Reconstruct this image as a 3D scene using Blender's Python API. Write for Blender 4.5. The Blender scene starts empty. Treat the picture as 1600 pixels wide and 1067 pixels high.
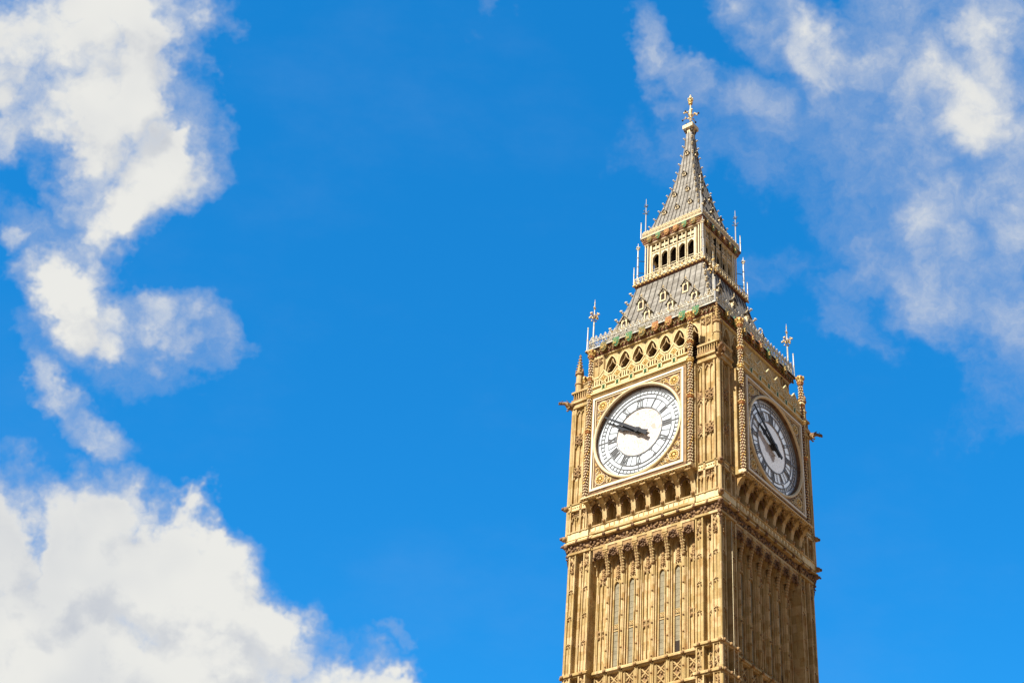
import bpy, math, random
from mathutils import Vector, Matrix
R = math.radians
sc = bpy.context.scene
COL = sc.collection

# ------------------------------------------------------------------ camera
cam_d = bpy.data.cameras.new('camera')
cam_d.sensor_width = 36.0
cam_d.lens = 50.711
cam_d.clip_start = 0.5
cam_d.clip_end = 20000
cam = bpy.data.objects.new('camera', cam_d)
COL.objects.link(cam)
YAW, PITCH, ROLL = R(-41.41058), R(35.89061), R(5.02622)
fw = Vector((math.sin(YAW)*math.cos(PITCH), math.cos(YAW)*math.cos(PITCH), math.sin(PITCH)))
rt = Vector((math.cos(YAW), -math.sin(YAW), 0))
up = rt.cross(fw)
CHART = (rt.copy(), up.copy(), fw.copy())           # level chart of the part of the sky behind the tower
r2 = math.cos(ROLL)*rt + math.sin(ROLL)*up
u2 = -math.sin(ROLL)*rt + math.cos(ROLL)*up
M = Matrix((r2, u2, -fw)).transposed().to_4x4()
M.translation = Vector((48.212, -75.196, 2.803))
cam.matrix_world = M
sc.camera = cam

# ------------------------------------------------------------------ exposure, sun
sc.view_settings.view_transform = 'Standard'
sc.view_settings.look = 'None'
sc.view_settings.exposure = 0.95
sc.view_settings.gamma = 1.0
SUN_AZ, SUN_EL = R(-1.0), R(42)                       # az measured from the -y axis towards +x
sdir = Vector((math.sin(SUN_AZ)*math.cos(SUN_EL), -math.cos(SUN_AZ)*math.cos(SUN_EL), math.sin(SUN_EL)))
sl = bpy.data.lights.new('sun', 'SUN')
sl.energy = 4.9
sl.angle = R(0.53)
sl.color = (1.0, 0.94, 0.84)
so = bpy.data.objects.new('sun', sl)
so.rotation_euler = sdir.to_track_quat('Z', 'Y').to_euler()
so.location = sdir*300
COL.objects.link(so)

# ------------------------------------------------------------------ sky and clouds (world)
w = bpy.data.worlds.new('World')
sc.world = w
w.use_nodes = True
nt = w.node_tree
nt.nodes.clear()

class NB:
    """tiny node-building helper"""
    def __init__(s, tree): s.t = tree
    def n(s, typ, **kw):
        x = s.t.nodes.new(typ)
        for k, v in kw.items(): setattr(x, k, v)
        return x
    def set(s, sock, v):
        if hasattr(v, 'is_output') or isinstance(v, bpy.types.NodeSocket): s.t.links.new(v, sock)
        else: sock.default_value = v
    def math(s, op, a, b=None, c=None, clamp=False):
        x = s.n('ShaderNodeMath', operation=op, use_clamp=clamp)
        s.set(x.inputs[0], a)
        if b is not None: s.set(x.inputs[1], b)
        if c is not None: s.set(x.inputs[2], c)
        return x.outputs[0]
    def vec(s, op, a, b=None, scale=None):
        x = s.n('ShaderNodeVectorMath', operation=op)
        s.set(x.inputs[0], a)
        if b is not None: s.set(x.inputs[1], b)
        if scale is not None: s.set(x.inputs['Scale'], scale)
        return x.outputs['Value'] if op in ('DOT_PRODUCT', 'LENGTH') else x.outputs[0]
    def noise(s, vec, scale, detail=4, rough=0.55, lac=2.0, dist=0.0):
        x = s.n('ShaderNodeTexNoise')
        s.set(x.inputs['Vector'], vec)
        x.inputs['Scale'].default_value = scale
        x.inputs['Detail'].default_value = detail
        x.inputs['Roughness'].default_value = rough
        x.inputs['Lacunarity'].default_value = lac
        x.inputs['Distortion'].default_value = dist
        return x
    def rng(s, v, a, b, c=0.0, d=1.0, smooth=True):
        x = s.n('ShaderNodeMapRange')
        x.interpolation_type = 'SMOOTHSTEP' if smooth else 'LINEAR'
        s.set(x.inputs[0], v)
        for i, q in enumerate((a, b, c, d)): s.set(x.inputs[1+i], q)
        return x.outputs[0]
    def mix(s, f, a, b):
        x = s.n('ShaderNodeMix', data_type='RGBA')
        s.set(x.inputs[0], f); s.set(x.inputs[6], a); s.set(x.inputs[7], b)
        return x.outputs[2]

FPX = 2253.83
def chart(px, py):
    """direction of a point of sky -> level tangent chart (u, v)"""
    a, b = (px-800)/FPX, -(py-533.5)/FPX
    return (a*math.cos(ROLL)-b*math.sin(ROLL), a*math.sin(ROLL)+b*math.cos(ROLL))

# cloud masses: centre x, y, half-lengths, tilt (deg, clockwise), weight
CLOUDS = [
 (1440,190,300,330,20,.40),
 (185,205,120,130,20,.9),(250,110,110,120,0,.8),
 (150,120,210,150,0,.85),
 (120,40,260,120,0,1.0),(255,60,130,130,0,.95),(30,60,160,110,0,.85),(165,170,110,110,60,.95),(215,290,150,100,-25,.9),
 (120,270,80,70,0,.55),(15,190,70,70,0,.6),(15,345,55,50,0,.55),(285,210,90,110,0,.5),(60,330,120,60,20,.35),
 (125,430,110,110,45,1.0),(180,480,100,70,40,.75),(270,515,95,65,10,.62),(318,545,65,75,60,.45),(225,555,130,70,0,.36),
 (95,595,50,110,-25,.55),(150,650,50,110,-45,.55),(60,520,70,80,0,.35),
 (-10,815,100,150,0,1.0),(115,800,120,120,0,1.0),(130,845,130,145,0,1.0),(225,915,170,150,30,1.0),(295,838,70,70,0,1.0),(300,960,240,150,30,1.1),(60,1000,300,190,0,1.15),
 (410,1030,200,110,30,1.0),(465,990,65,50,0,.6),(555,1065,110,65,20,.9),(250,1080,400,150,0,1.1),(600,985,60,30,20,.3),
 (1230,20,126,94,10,0.64),(1290,70,147,105,20,0.57),(1180,165,136,105,15,0.50),(1390,40,157,136,0,0.46),(1340,120,115,157,0,0.43),
 (1010,50,52,94,-20,0.47),(1050,120,52,115,-30,0.39),(1500,150,136,231,20,0.64),(1560,60,168,157,0,0.47),(1570,300,136,262,0,0.53),
 (1480,360,157,168,-20,0.55),(1400,390,136,73,-15,0.46),(1470,440,168,84,15,0.47),(1580,470,105,147,0,0.43),(1340,430,126,42,-15,0.31),
 (1330,500,115,73,30,0.26),(1580,600,94,115,0,0.28),(1200,430,115,63,-20,0.24),(1150,240,189,94,20,0.31),(1040,230,94,136,0,0.24),
 (1550,660,105,63,0,0.24),(750,15,52,42,-30,0.26),
]
def cloud_group():
    g = bpy.data.node_groups.new('cloud_density', 'ShaderNodeTree')
    g.interface.new_socket('Vector', in_out='INPUT', socket_type='NodeSocketVector')
    g.interface.new_socket('Density', in_out='OUTPUT', socket_type='NodeSocketFloat')
    b = NB(g)
    gi, go = b.n('NodeGroupInput'), b.n('NodeGroupOutput')
    p = gi.outputs[0]
    # billowy warp at three sizes
    n1 = b.noise(p, 9, 2, .55)
    n2 = b.noise(p, 26, 4, .62)
    w1 = b.vec('SCALE', b.vec('SUBTRACT', n1.outputs['Color'], (.5, .5, .5)), scale=.10)
    w2 = b.vec('SCALE', b.vec('SUBTRACT', n2.outputs['Color'], (.5, .5, .5)), scale=.055)
    nw = b.noise(p, 75, 2, .6)
    w3 = b.vec('SCALE', b.vec('SUBTRACT', nw.outputs['Color'], (.5, .5, .5)), scale=.018)
    q = b.vec('MULTIPLY', b.vec('ADD', p, b.vec('ADD', b.vec('ADD', w1, w3), w2)), (1, 1, 0))
    acc = None
    for (x, y, rx, ry, an, wt) in CLOUDS:
        u, v = chart(x, y)
        m = b.n('ShaderNodeMapping', vector_type='TEXTURE')
        m.inputs['Location'].default_value = (u, v, 0)
        m.inputs['Rotation'].default_value = (0, 0, -R(an)+ROLL)
        m.inputs['Scale'].default_value = (rx/FPX*1.22, ry/FPX*1.22, 1)
        g.links.new(q, m.inputs[0])
        t = b.n('ShaderNodeTexGradient', gradient_type='SPHERICAL')
        g.links.new(m.outputs[0], t.inputs[0])
        e = b.math('MULTIPLY', b.rng(t.outputs['Fac'], 0, .80), wt)
        acc = e if acc is None else b.math('SMOOTH_MAX', acc, e, .12)
    n3 = b.noise(b.vec('ADD', p, w2), 15, 6, .66)
    n4 = b.noise(b.vec('ADD', p, w1), 6, 2, .5)
    d = b.math('ADD', acc, b.math('MULTIPLY', b.math('SUBTRACT', n3.outputs['Fac'], .5), .75))
    d = b.math('ADD', d, b.math('MULTIPLY', b.math('SUBTRACT', n4.outputs['Fac'], .5), .25))
    # cauliflower lumps on the dense masses
    pb = b.vec('ADD', p, w3)
    b1 = b.math('ABSOLUTE', b.math('SUBTRACT', b.noise(pb, 13, 0).outputs['Fac'], .5))
    b2 = b.math('ABSOLUTE', b.math('SUBTRACT', b.noise(pb, 31, 0).outputs['Fac'], .5))
    bil = b.math('SUBTRACT', b.math('ADD', b1, b.math('MULTIPLY', b2, .6)), .17)
    d = b.math('ADD', d, b.math('MULTIPLY', bil, b.rng(acc, .3, .9, 0, 1.5)))
    d = b.math('MULTIPLY', d, b.rng(acc, .0, .22))
    g.links.new(d, go.inputs[0])
    return g
b = NB(nt)
out = b.n('ShaderNodeOutputWorld')
bg = b.n('ShaderNodeBackground')
nt.links.new(bg.outputs[0], out.inputs[0])
bg.inputs['Strength'].default_value = 0.087
sky = b.n('ShaderNodeTexSky', sky_type='NISHITA')
sky.sun_disc = False
sky.sun_elevation = SUN_EL
sky.sun_rotation = math.atan2(sdir.x, sdir.y)
sky.altitude = 0
sky.air_density = 1.0
sky.dust_density = 0.3
sky.ozone_density = 3.0
hs = b.n('ShaderNodeHueSaturation')
hs.inputs['Hue'].default_value = 0.482
hs.inputs['Saturation'].default_value = 1.38
hs.inputs['Value'].default_value = 1.0
nt.links.new(sky.outputs[0], hs.inputs['Color'])
tc = b.n('ShaderNodeTexCoord')
D = b.vec('NORMALIZE', tc.outputs['Generated'])
du, dv, dw = (b.vec('DOT_PRODUCT', D, tuple(c)) for c in CHART)
dws = b.math('MAXIMUM', dw, .05)
cx = b.n('ShaderNodeCombineXYZ')
nt.links.new(b.math('DIVIDE', du, dws), cx.inputs[0])
nt.links.new(b.math('DIVIDE', dv, dws), cx.inputs[1])
P = cx.outputs[0]
G = cloud_group()
def dens(vec):
    x = b.n('ShaderNodeGroup'); x.node_tree = G
    nt.links.new(vec, x.inputs[0])
    return x.outputs[0]
# sun direction in the chart (up and to the left), for the clouds' own shading
ls = Vector((sdir.dot(CHART[0]), sdir.dot(CHART[1]), 0)).normalized()*0.028
d0 = dens(P)
d1 = dens(b.vec('ADD', P, (ls.x, ls.y, 0)))
# unseen cloud cover added over the rest of the sky
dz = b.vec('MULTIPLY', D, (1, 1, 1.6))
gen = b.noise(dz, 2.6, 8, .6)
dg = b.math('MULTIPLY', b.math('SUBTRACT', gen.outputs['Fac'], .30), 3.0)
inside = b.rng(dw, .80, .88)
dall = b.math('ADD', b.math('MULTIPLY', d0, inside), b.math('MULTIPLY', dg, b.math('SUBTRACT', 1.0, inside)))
alpha = b.rng(dall, .06, .86)
lit = b.rng(b.math('SUBTRACT', d0, b.math('MULTIPLY', d1, .8)), -.22, .34)
thick = b.rng(d0, .40, 1.05)
soft = b.noise(b.vec('ADD', P, (.13, .07, .3)), 9, 3, .5)
shade = b.math('MULTIPLY', thick, b.math('ADD', b.math('MULTIPLY', b.math('SUBTRACT', 1.0, lit), .75), b.rng(soft.outputs['Fac'], .44, .72, 0, .42)), clamp=True)
thin_c, white_c, grey_c = (2.35, 2.9, 3.95, 1), (4.95, 4.95, 4.75, 1), (2.9, 3.15, 3.65, 1)
ccol = b.mix(b.rng(dall, .35, .85), thin_c, white_c)
ccol = b.mix(b.math('MULTIPLY', shade, .95), ccol, grey_c)
blue = b.vec('MULTIPLY', hs.outputs[0], (.62, 1.16, 1.46))
blue = b.mix(.45, blue, (.09, 1.58, 4.5, 1))                 # evens out the gradient
vn = b.noise(b.vec('MULTIPLY', b.vec('ADD', P, (.4, .2, .1)), (1, 1.7, 1)), 5, 6, .6)
blue = b.mix(b.rng(vn.outputs['Fac'], .48, .85, 0, .09), blue, (1.7, 2.7, 4.6, 1))
far = b.mix(b.rng(b.vec('DOT_PRODUCT', D, (.413, .743, .527)),   .78, .97), (1.02, .82, .60, 1), (6.0, 6.0, 5.8, 1))  # bright unseen cloud patch added where the right dial reflects, to brighten it
ccol = b.mix(inside, far, ccol)           # unseen cover elsewhere, made dim and warm to cut fill on the shaded face
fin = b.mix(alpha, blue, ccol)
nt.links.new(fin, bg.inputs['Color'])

# ------------------------------------------------------------------ materials
def mat(name, col, rough=.8, metal=0.0, vary=0.0, scale=1.0, col2=None, f2=(.5, .7), streak=0.0, bump=0.0, course=0.0, spec=.3, joint=0.0):
    m = bpy.data.materials.new(name)
    m.use_nodes = True
    t = m.node_tree
    b = NB(t)
    p = t.nodes['Principled BSDF']
    p.inputs['Roughness'].default_value = rough
    p.inputs['Metallic'].default_value = metal
    p.inputs['Specular IOR Level'].default_value = spec
    tc = b.n('ShaderNodeTexCoord')
    o = tc.outputs['Object']
    c = b.n('ShaderNodeRGB'); c.outputs[0].default_value = (*col, 1)
    c = c.outputs[0]
    if col2:
        n = b.noise(o, scale*1.7, 6, .65)
        c = b.mix(b.rng(n.outputs['Fac'], *f2), c, (*col2, 1))
    if course:
        # single blocks of slightly different stone
        sx = b.n('ShaderNodeSeparateXYZ'); t.links.new(o, sx.inputs[0])
        row = b.math('FLOOR', b.math('DIVIDE', sx.outputs[2], course))
        cu = b.n('ShaderNodeCombineXYZ')
        t.links.new(b.math('FLOOR', b.math('MULTIPLY', b.math('ADD', sx.outputs[0], b.math('MULTIPLY', row, .37)), 1.35)), cu.inputs[0])
        t.links.new(b.math('FLOOR', b.math('MULTIPLY', b.math('ADD', sx.outputs[1], b.math('MULTIPLY', row, .53)), 1.35)), cu.inputs[1])
        t.links.new(row, cu.inputs[2])
        wn = b.n('ShaderNodeTexWhiteNoise'); t.links.new(cu.outputs[0], wn.inputs['Vector'])
        hv = b.n('ShaderNodeHueSaturation')
        t.links.new(c, hv.inputs['Color'])
        t.links.new(b.rng(wn.outputs['Value'], 0, 1, .74, 1.14, False), hv.inputs['Value'])
        t.links.new(b.rng(wn.outputs['Value'], 0, 1, 1.12, .92, False), hv.inputs['Saturation'])
        c = hv.outputs[0]
    if joint:
        # overlapping plates: a thin dark lap every course
        sz = b.n('ShaderNodeSeparateXYZ'); t.links.new(o, sz.inputs[0])
        fr = b.math('FRACT', b.math('DIVIDE', sz.outputs[2], joint))
        c = b.mix(b.math('MULTIPLY', b.math('LESS_THAN', fr, .10), .55), c, (col[0]*.25, col[1]*.25, col[2]*.25, 1))
    if streak:
        s = b.vec('MULTIPLY', o, (2.2, 2.2, .16))
        n = b.noise(s, 2.0, 5, .6)
        c = b.mix(b.math('MULTIPLY', b.rng(n.outputs['Fac'], .5, .75), streak), c, (col[0]*.42, col[1]*.36, col[2]*.36, 1))
    if vary:
        n = b.noise(o, scale*9, 5, .6)
        hv = b.n('ShaderNodeHueSaturation')
        t.links.new(c, hv.inputs['Color'])
        t.links.new(b.rng(n.outputs['Fac'], .25, .75, 1-vary, 1+vary, False), hv.inputs['Value'])
        c = hv.outputs[0]
    t.links.new(c, p.inputs['Base Color'])
    if bump:
        n = b.noise(o, 14, 4, .6)
        bp = b.n('ShaderNodeBump')
        bp.inputs['Strength'].default_value = bump
        bp.inputs['Distance'].default_value = .05
        t.links.new(n.outputs['Fac'], bp.inputs['Height'])
        t.links.new(bp.outputs[0], p.inputs['Normal'])
    return m

STONE = mat('limestone', (.465, .342, .160), .85, 0, .16, 1, (.38, .23, .09), (.46, .70), .72, .35, .62)
CARVE = mat('carved_limestone', (.33, .205, .088), .85, 0, .18, 1.4, (.20, .115, .055), (.42, .66), .6, .4)
DARKC = mat('soot_and_shade_brown', (.20, .115, .058), .85, 0, .25, 1.6, (.09, .05, .03), (.42, .66), .3, .4)  # dark carving; also painted shade below the dial frame and inside belfry arches
PALE = mat('pale_gilded_stone', (.66, .54, .28), .6, 0, .10, 1.5, (.52, .37, .15), (.5, .7), .3)
CREAM = mat('cream_paint', (.62, .51, .31), .55, 0, .08, 1.2, (.52, .40, .21), (.52, .72), .2)
WHITE = mat('white_frame_paint', (.70, .63, .49), .5, 0, .05, 1.2)
GOLD = mat('gold_leaf', (.62, .42, .14), .42, .35, .22, 2.5, (.40, .22, .07), (.48, .66))
SPG = mat('spandrel_ground', (.15, .08, .035), .6, 0, .2, 2.0)
REDB = mat('red_brown_ground', (.13, .05, .028), .7, 0, .2, 2.0)
GREEN = mat('green_enamel', (.045, .17, .07), .5, 0, .25, 3, (.12, .18, .07), (.45, .65))
RED = mat('orange_red_enamel', (.30, .11, .035), .5, 0, .3, 3, (.36, .20, .05), (.45, .65))
OLIVE = mat('olive_bronze', (.12, .11, .045), .5, .2, .25, 3, (.30, .20, .06), (.45, .65))
DIRON = mat('dial_ironwork_paint', (.18, .185, .19), .45, .1, .08, 2)
IRON = mat('dark_ironwork', (.028, .030, .036), .5, .2, .1, 2)
SILV = mat('silver_white_ironwork', (.52, .50, .43), .45, .15, .18, 2, (.38, .31, .18), (.45, .62))
ROOFM = mat('iron_roof_plates', (.25, .232, .198), .5, .15, .18, 1.2, (.18, .16, .13), (.42, .66), .5, .30, .46, joint=.46)
POLE = mat('grey_painted_pole', (.36, .36, .345), .5, .1, .12, 2)
SEAM = mat('roof_seam', (.07, .06, .05), .6, .1, .1)
LANT = mat('cream_iron_lantern', (.66, .56, .36), .5, .05, .10, 2, (.55, .40, .18), (.5, .7))
LANTD = mat('lantern_recess_shade', (.20, .13, .06), .7, 0, .2, 2)
VOID = mat('interior_shade', (.030, .020, .015), .9)  # near-black colour stands in for the shade inside openings
LOUV = mat('red_brown_louvre', (.05, .022, .013), .7, 0, .2, 2)
PANE = mat('grey_window_lead', (.25, .22, .145), .7, 0, .15, 2, (.18, .155, .10), (.45, .65), spec=.1)
GROUNDM = mat('warm_bounce_paving', (.23, .145, .08), .85, 0, .1, .05, (.18, .12, .07), (.45, .65))  # unseen ground, tan so that it bounces warm light into the shade

def glass_mat():
    m = bpy.data.materials.new('opal_dial_glass'); m.use_nodes = True
    t = m.node_tree; b = NB(t); p = t.nodes['Principled BSDF']
    tc = b.n('ShaderNodeTexCoord'); o = tc.outputs['Object']
    sx = b.n('ShaderNodeSeparateXYZ'); t.links.new(o, sx.inputs[0])
    rr = b.math('SQRT', b.math('ADD', b.math('MULTIPLY', sx.outputs[0], sx.outputs[0]), b.math('MULTIPLY', sx.outputs[2], sx.outputs[2])))
    vo = b.n('ShaderNodeTexVoronoi', feature='DISTANCE_TO_EDGE'); vo.inputs['Scale'].default_value = 3.6
    vo.inputs['Randomness'].default_value = .75
    t.links.new(b.vec('MULTIPLY', o, (1, 0, 1)), vo.inputs['Vector'])
    v2 = b.n('ShaderNodeTexVoronoi'); v2.inputs['Scale'].default_value = 3.6
    v2.inputs['Randomness'].default_value = .75
    t.links.new(b.vec('MULTIPLY', o, (1, 0, 1)), v2.inputs['Vector'])
    line = b.math('SUBTRACT', 1.0, b.rng(vo.outputs['Distance'], .02, .075))
    mid = b.math('SUBTRACT', 1.0, b.rng(rr, 1.84, 1.86))
    tint = b.mix(b.rng(b.vec('DOT_PRODUCT', v2.outputs['Color'], (.33, .33, .33)), .2, .8), (.68, .63, .58, 1), (.80, .77, .75, 1))
    c = b.mix(mid, (.74, .82, .88, 1), b.mix(b.math('MULTIPLY', line, .6), tint, (.36, .26, .17, 1)))
    t.links.new(c, p.inputs['Base Color'])
    p.inputs['Roughness'].default_value = .18
    p.inputs['Specular IOR Level'].default_value = 1.0
    p.inputs['Coat Weight'].default_value = 1.0
    p.inputs['Coat IOR'].default_value = 2.0
    p.inputs['Coat Roughness'].default_value = .08
    return m
GLASS = glass_mat()

# ------------------------------------------------------------------ mesh builder, face frame: x along the face, d outwards, z up
class MB:
    def __init__(s): s.v, s.f, s.m, s.mats, s.sm = [], [], [], [], []
    def mi(s, m):
        if m not in s.mats: s.mats.append(m)
        return s.mats.index(m)
    def add(s, vs, fs, m, smooth=False):
        o = len(s.v); i = s.mi(m)
        s.v += vs
        for f in fs: s.f.append([o+k for k in f]); s.m.append(i); s.sm.append(smooth)
    def box(s, x0, x1, d0, d1, z0, z1, m):
        vs = [(x, -d, z) for z in (z0, z1) for d in (d0, d1) for x in (x0, x1)]
        s.add(vs, [(0,1,3,2), (4,6,7,5), (0,4,5,1), (2,3,7,6), (0,2,6,4), (1,5,7,3)], m)
    def prism(s, poly, d0, d1, m):            # poly in x, z
        n = len(poly)
        vs = [(x, -d0, z) for x, z in poly] + [(x, -d1, z) for x, z in poly]
        s.add(vs, [list(range(n))[::-1], list(range(n, 2*n))] + [(i, (i+1) % n, n+(i+1) % n, n+i) for i in range(n)], m)
    def side(s, poly, x0, x1, m):             # poly in d, z
        n = len(poly)
        vs = [(x0, -d, z) for d, z in poly] + [(x1, -d, z) for d, z in poly]
        s.add(vs, [list(range(n))[::-1], list(range(n, 2*n))] + [(i, (i+1) % n, n+(i+1) % n, n+i) for i in range(n)], m)
    def plan(s, poly, z0, z1, m, k=1.0, cap=True):      # poly in x, d; k scales the top about the axis
        n = len(poly)
        vs = [(x, -d, z0) for x, d in poly] + [(x*k, -d*k, z1) for x, d in poly]
        fs = [(i, (i+1) % n, n+(i+1) % n, n+i) for i in range(n)]
        if cap: fs += [list(range(n))[::-1], list(range(n, 2*n))]
        s.add(vs, fs, m)
    def frust(s, x, d, z0, z1, w0, w1, m, n=4, rot=math.pi/4, smooth=False):
        vs = []
        for z, ww in ((z0, w0), (z1, w1)):
            for i in range(n):
                a = rot+2*math.pi*i/n
                vs.append((x+ww*math.cos(a), -d+ww*math.sin(a), z))
        s.add(vs, [(i, (i+1) % n, n+(i+1) % n, n+i) for i in range(n)] + [list(range(n))[::-1], list(range(n, 2*n))], m, smooth)
    def lathe(s, x, d, prof, m, n=8, rot=0.0, smooth=False):
        vs = []; fs = []
        for z, r in prof:
            for i in range(n):
                a = rot+2*math.pi*i/n
                vs.append((x+r*math.cos(a), -d+r*math.sin(a), z))
        for j in range(len(prof)-1):
            for i in range(n):
                k = (i+1) % n
                fs.append((j*n+i, j*n+k, (j+1)*n+k, (j+1)*n+i))
        fs += [list(range(n))[::-1], list(range((len(prof)-1)*n, len(prof)*n))]
        s.add(vs, fs, m, smooth)
    def bead(s, x, d, z, rx, m, rd=None, rz=None, n=5):
        rd = rd or rx; rz = rz or rx
        vs = [(x, -d, z-rz)]; fs = []
        for lat in (-.5, .5):
            for i in range(n):
                a = 2*math.pi*(i+lat*.5)/n
                vs.append((x+rx*.87*math.cos(a), -d+rd*.87*math.sin(a), z+rz*lat))
        vs.append((x, -d, z+rz))
        for i in range(n):
            k = (i+1) % n
            fs += [(0, 1+k, 1+i), (1+i, 1+k, 1+n+k, 1+n+i), (1+n+i, 1+n+k, 2*n+1)]
        s.add(vs, fs, m, True)
    def ring(s, xc, zc, r0, r1, d0, d1, m, n=64, a0=0.0, a1=2*math.pi):
        full = abs(a1-a0-2*math.pi) < 1e-6
        k = n if full else n+1
        vs = []
        for i in range(k):
            a = a0+(a1-a0)*i/n
            c, q = math.cos(a), math.sin(a)
            vs += [(xc+r0*c, -d0, zc+r0*q), (xc+r1*c, -d0, zc+r1*q), (xc+r1*c, -d1, zc+r1*q), (xc+r0*c, -d1, zc+r0*q)]
        fs = []
        for i in range(n):
            o, p = 4*i, 4*((i+1) % k)
            for e in range(4): fs.append((o+e, o+(e+1) % 4, p+(e+1) % 4, p+e))
        s.add(vs, fs, m)
    def bar(s, x0, z0, x1, z1, t, d0, d1, m):  # flat bar in the face plane
        dx, dz = x1-x0, z1-z0
        l = math.hypot(dx, dz) or 1
        nx, nz = -dz/l*t/2, dx/l*t/2
        s.prism([(x0+nx, z0+nz), (x0-nx, z0-nz), (x1-nx, z1-nz), (x1+nx, z1+nz)], d0, d1, m)
    def tube(s, pts, r, m, n=6):
        pts = [Vector(p) for p in pts]; vs = []; fs = []
        rs = r if isinstance(r, (list, tuple)) else [r]*len(pts)
        for i, p in enumerate(pts):
            t = (pts[min(i+1, len(pts)-1)]-pts[max(i-1, 0)]).normalized()
            a = t.cross(Vector((0, 0, 1)) if abs(t.z) < .9 else Vector((1, 0, 0))).normalized()
            c = t.cross(a)
            for j in range(n):
                q = 2*math.pi*j/n
                vs.append(tuple(p+(a*math.cos(q)+c*math.sin(q))*rs[i]))
        for i in range(len(pts)-1):
            for j in range(n):
                k = (j+1) % n
                fs.append((i*n+j, i*n+k, (i+1)*n+k, (i+1)*n+j))
        fs += [list(range(n))[::-1], list(range((len(pts)-1)*n, len(pts)*n))]
        s.add(vs, fs, m, True)
    def arch(s, x0, x1, zb, z1, xc, h, zs, za, d0, d1, m, n=7):
        """plate x0..x1, zb..z1 with a pointed-arch opening (open at the bottom)"""
        s.prism([(x0, zb), (xc-h, zb)] + arc(xc, h, zs, za, n) + [(xc+h, zb), (x1, zb), (x1, z1), (x0, z1)], d0, d1, m)
    def lumps(s, rnd, n, x0, x1, d, z0, z1, r, m):
        for _ in range(n):
            q = r*rnd.uniform(.6, 1.25)
            s.bead(rnd.uniform(x0, x1), d+rnd.uniform(-.3, .3)*r, rnd.uniform(z0, z1), q, m, q*.8, q*rnd.uniform(.7, 1.2), 4)
    def quatrefoil(s, x, d, z, r, t, m, dep=.08):
        for a in range(4):
            q = math.pi/4+a*math.pi/2
            s.ring(x+r*.52*math.cos(q), z+r*.52*math.sin(q), r*.40-t, r*.40, d-dep, d+dep*.5, m, 8)
        s.bead(x, d+dep*.4, z, r*.22, m)
    def mesh(s, name):
        me = bpy.data.meshes.new(name)
        me.from_pydata(s.v, [], s.f)
        for m in s.mats: me.materials.append(m)
        me.polygons.foreach_set('material_index', s.m)
        me.polygons.foreach_set('use_smooth', s.sm)
        me.update()
        import bmesh
        bm = bmesh.new(); bm.from_mesh(me)
        bmesh.ops.recalc_face_normals(bm, faces=bm.faces)
        bm.to_mesh(me); bm.free()
        return me

def arc(xc, h, zs, za, n=7):
    a1 = R(62); pts = []
    for i in range(n+1):
        a = a1*i/n
        pts.append((xc-h*(math.cos(a)-math.cos(a1))/(1-math.cos(a1)), zs+(za-zs)*math.sin(a)/math.sin(a1)))
    return pts + [(2*xc-x, z) for x, z in pts[-2::-1]]

def put(name, me, parent=None, loc=None, k=0, label=None):
    if isinstance(me, MB): me = me.mesh(name)
    o = bpy.data.objects.new(name, me)
    COL.objects.link(o)
    if parent: o.parent = parent
    if loc: o.location = loc
    if k: o.rotation_euler[2] = k*math.pi/2
    if label: o['label'] = label
    return o
def four(mb_or_list):                          # outline in one quadrant strip -> whole plan, turned four times
    pts = []
    for k in range(4):
        for x, d in mb_or_list:
            y = -d
            c, q = math.cos(k*math.pi/2), math.sin(k*math.pi/2)
            X, Y = x*c-y*q, x*q+y*c
            pts.append((X, -Y))
    return pts
def sq(wd): return [(-wd, -wd), (wd, -wd), (wd, wd), (-wd, wd)]
def stepped(db, dp, xp):                       # bays at db, corner piers from xp outwards at dp
    return four([(-dp, dp), (-xp, dp), (-xp, db), (xp, db), (xp, dp)])

# ------------------------------------------------------------------ ground
g = MB(); g.add([(-4000, -4000, 0), (4000, -4000, 0), (4000, 4000, 0), (-4000, 4000, 0)], [(0, 1, 2, 3)], GROUNDM)
gr = put('ground', g); gr['kind'] = 'structure'; gr['label'] = 'unseen tan paving, coloured for warm bounce light, around the foot of the clock tower'

# ------------------------------------------------------------------ the clock tower
T = bpy.data.objects.new('clock_tower', None)
COL.objects.link(T)
T['label'] = 'tall golden limestone Gothic clock tower with white dials and grey iron spire'
T['category'] = 'clock tower'
FACES = (0, 1, 2, 3)
SEEN = (0, 1)
PITCHX = 1.18
BX = [PITCHX*(i-3) for i in range(7)]          # bay centres
MX = [PITCHX*(i-2.5) for i in range(6)]        # between bays

# ---- shaft
s = MB(); s.plan(sq(5.20), 0, 49, STONE)
shaft = put('shaft', s, T)

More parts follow.
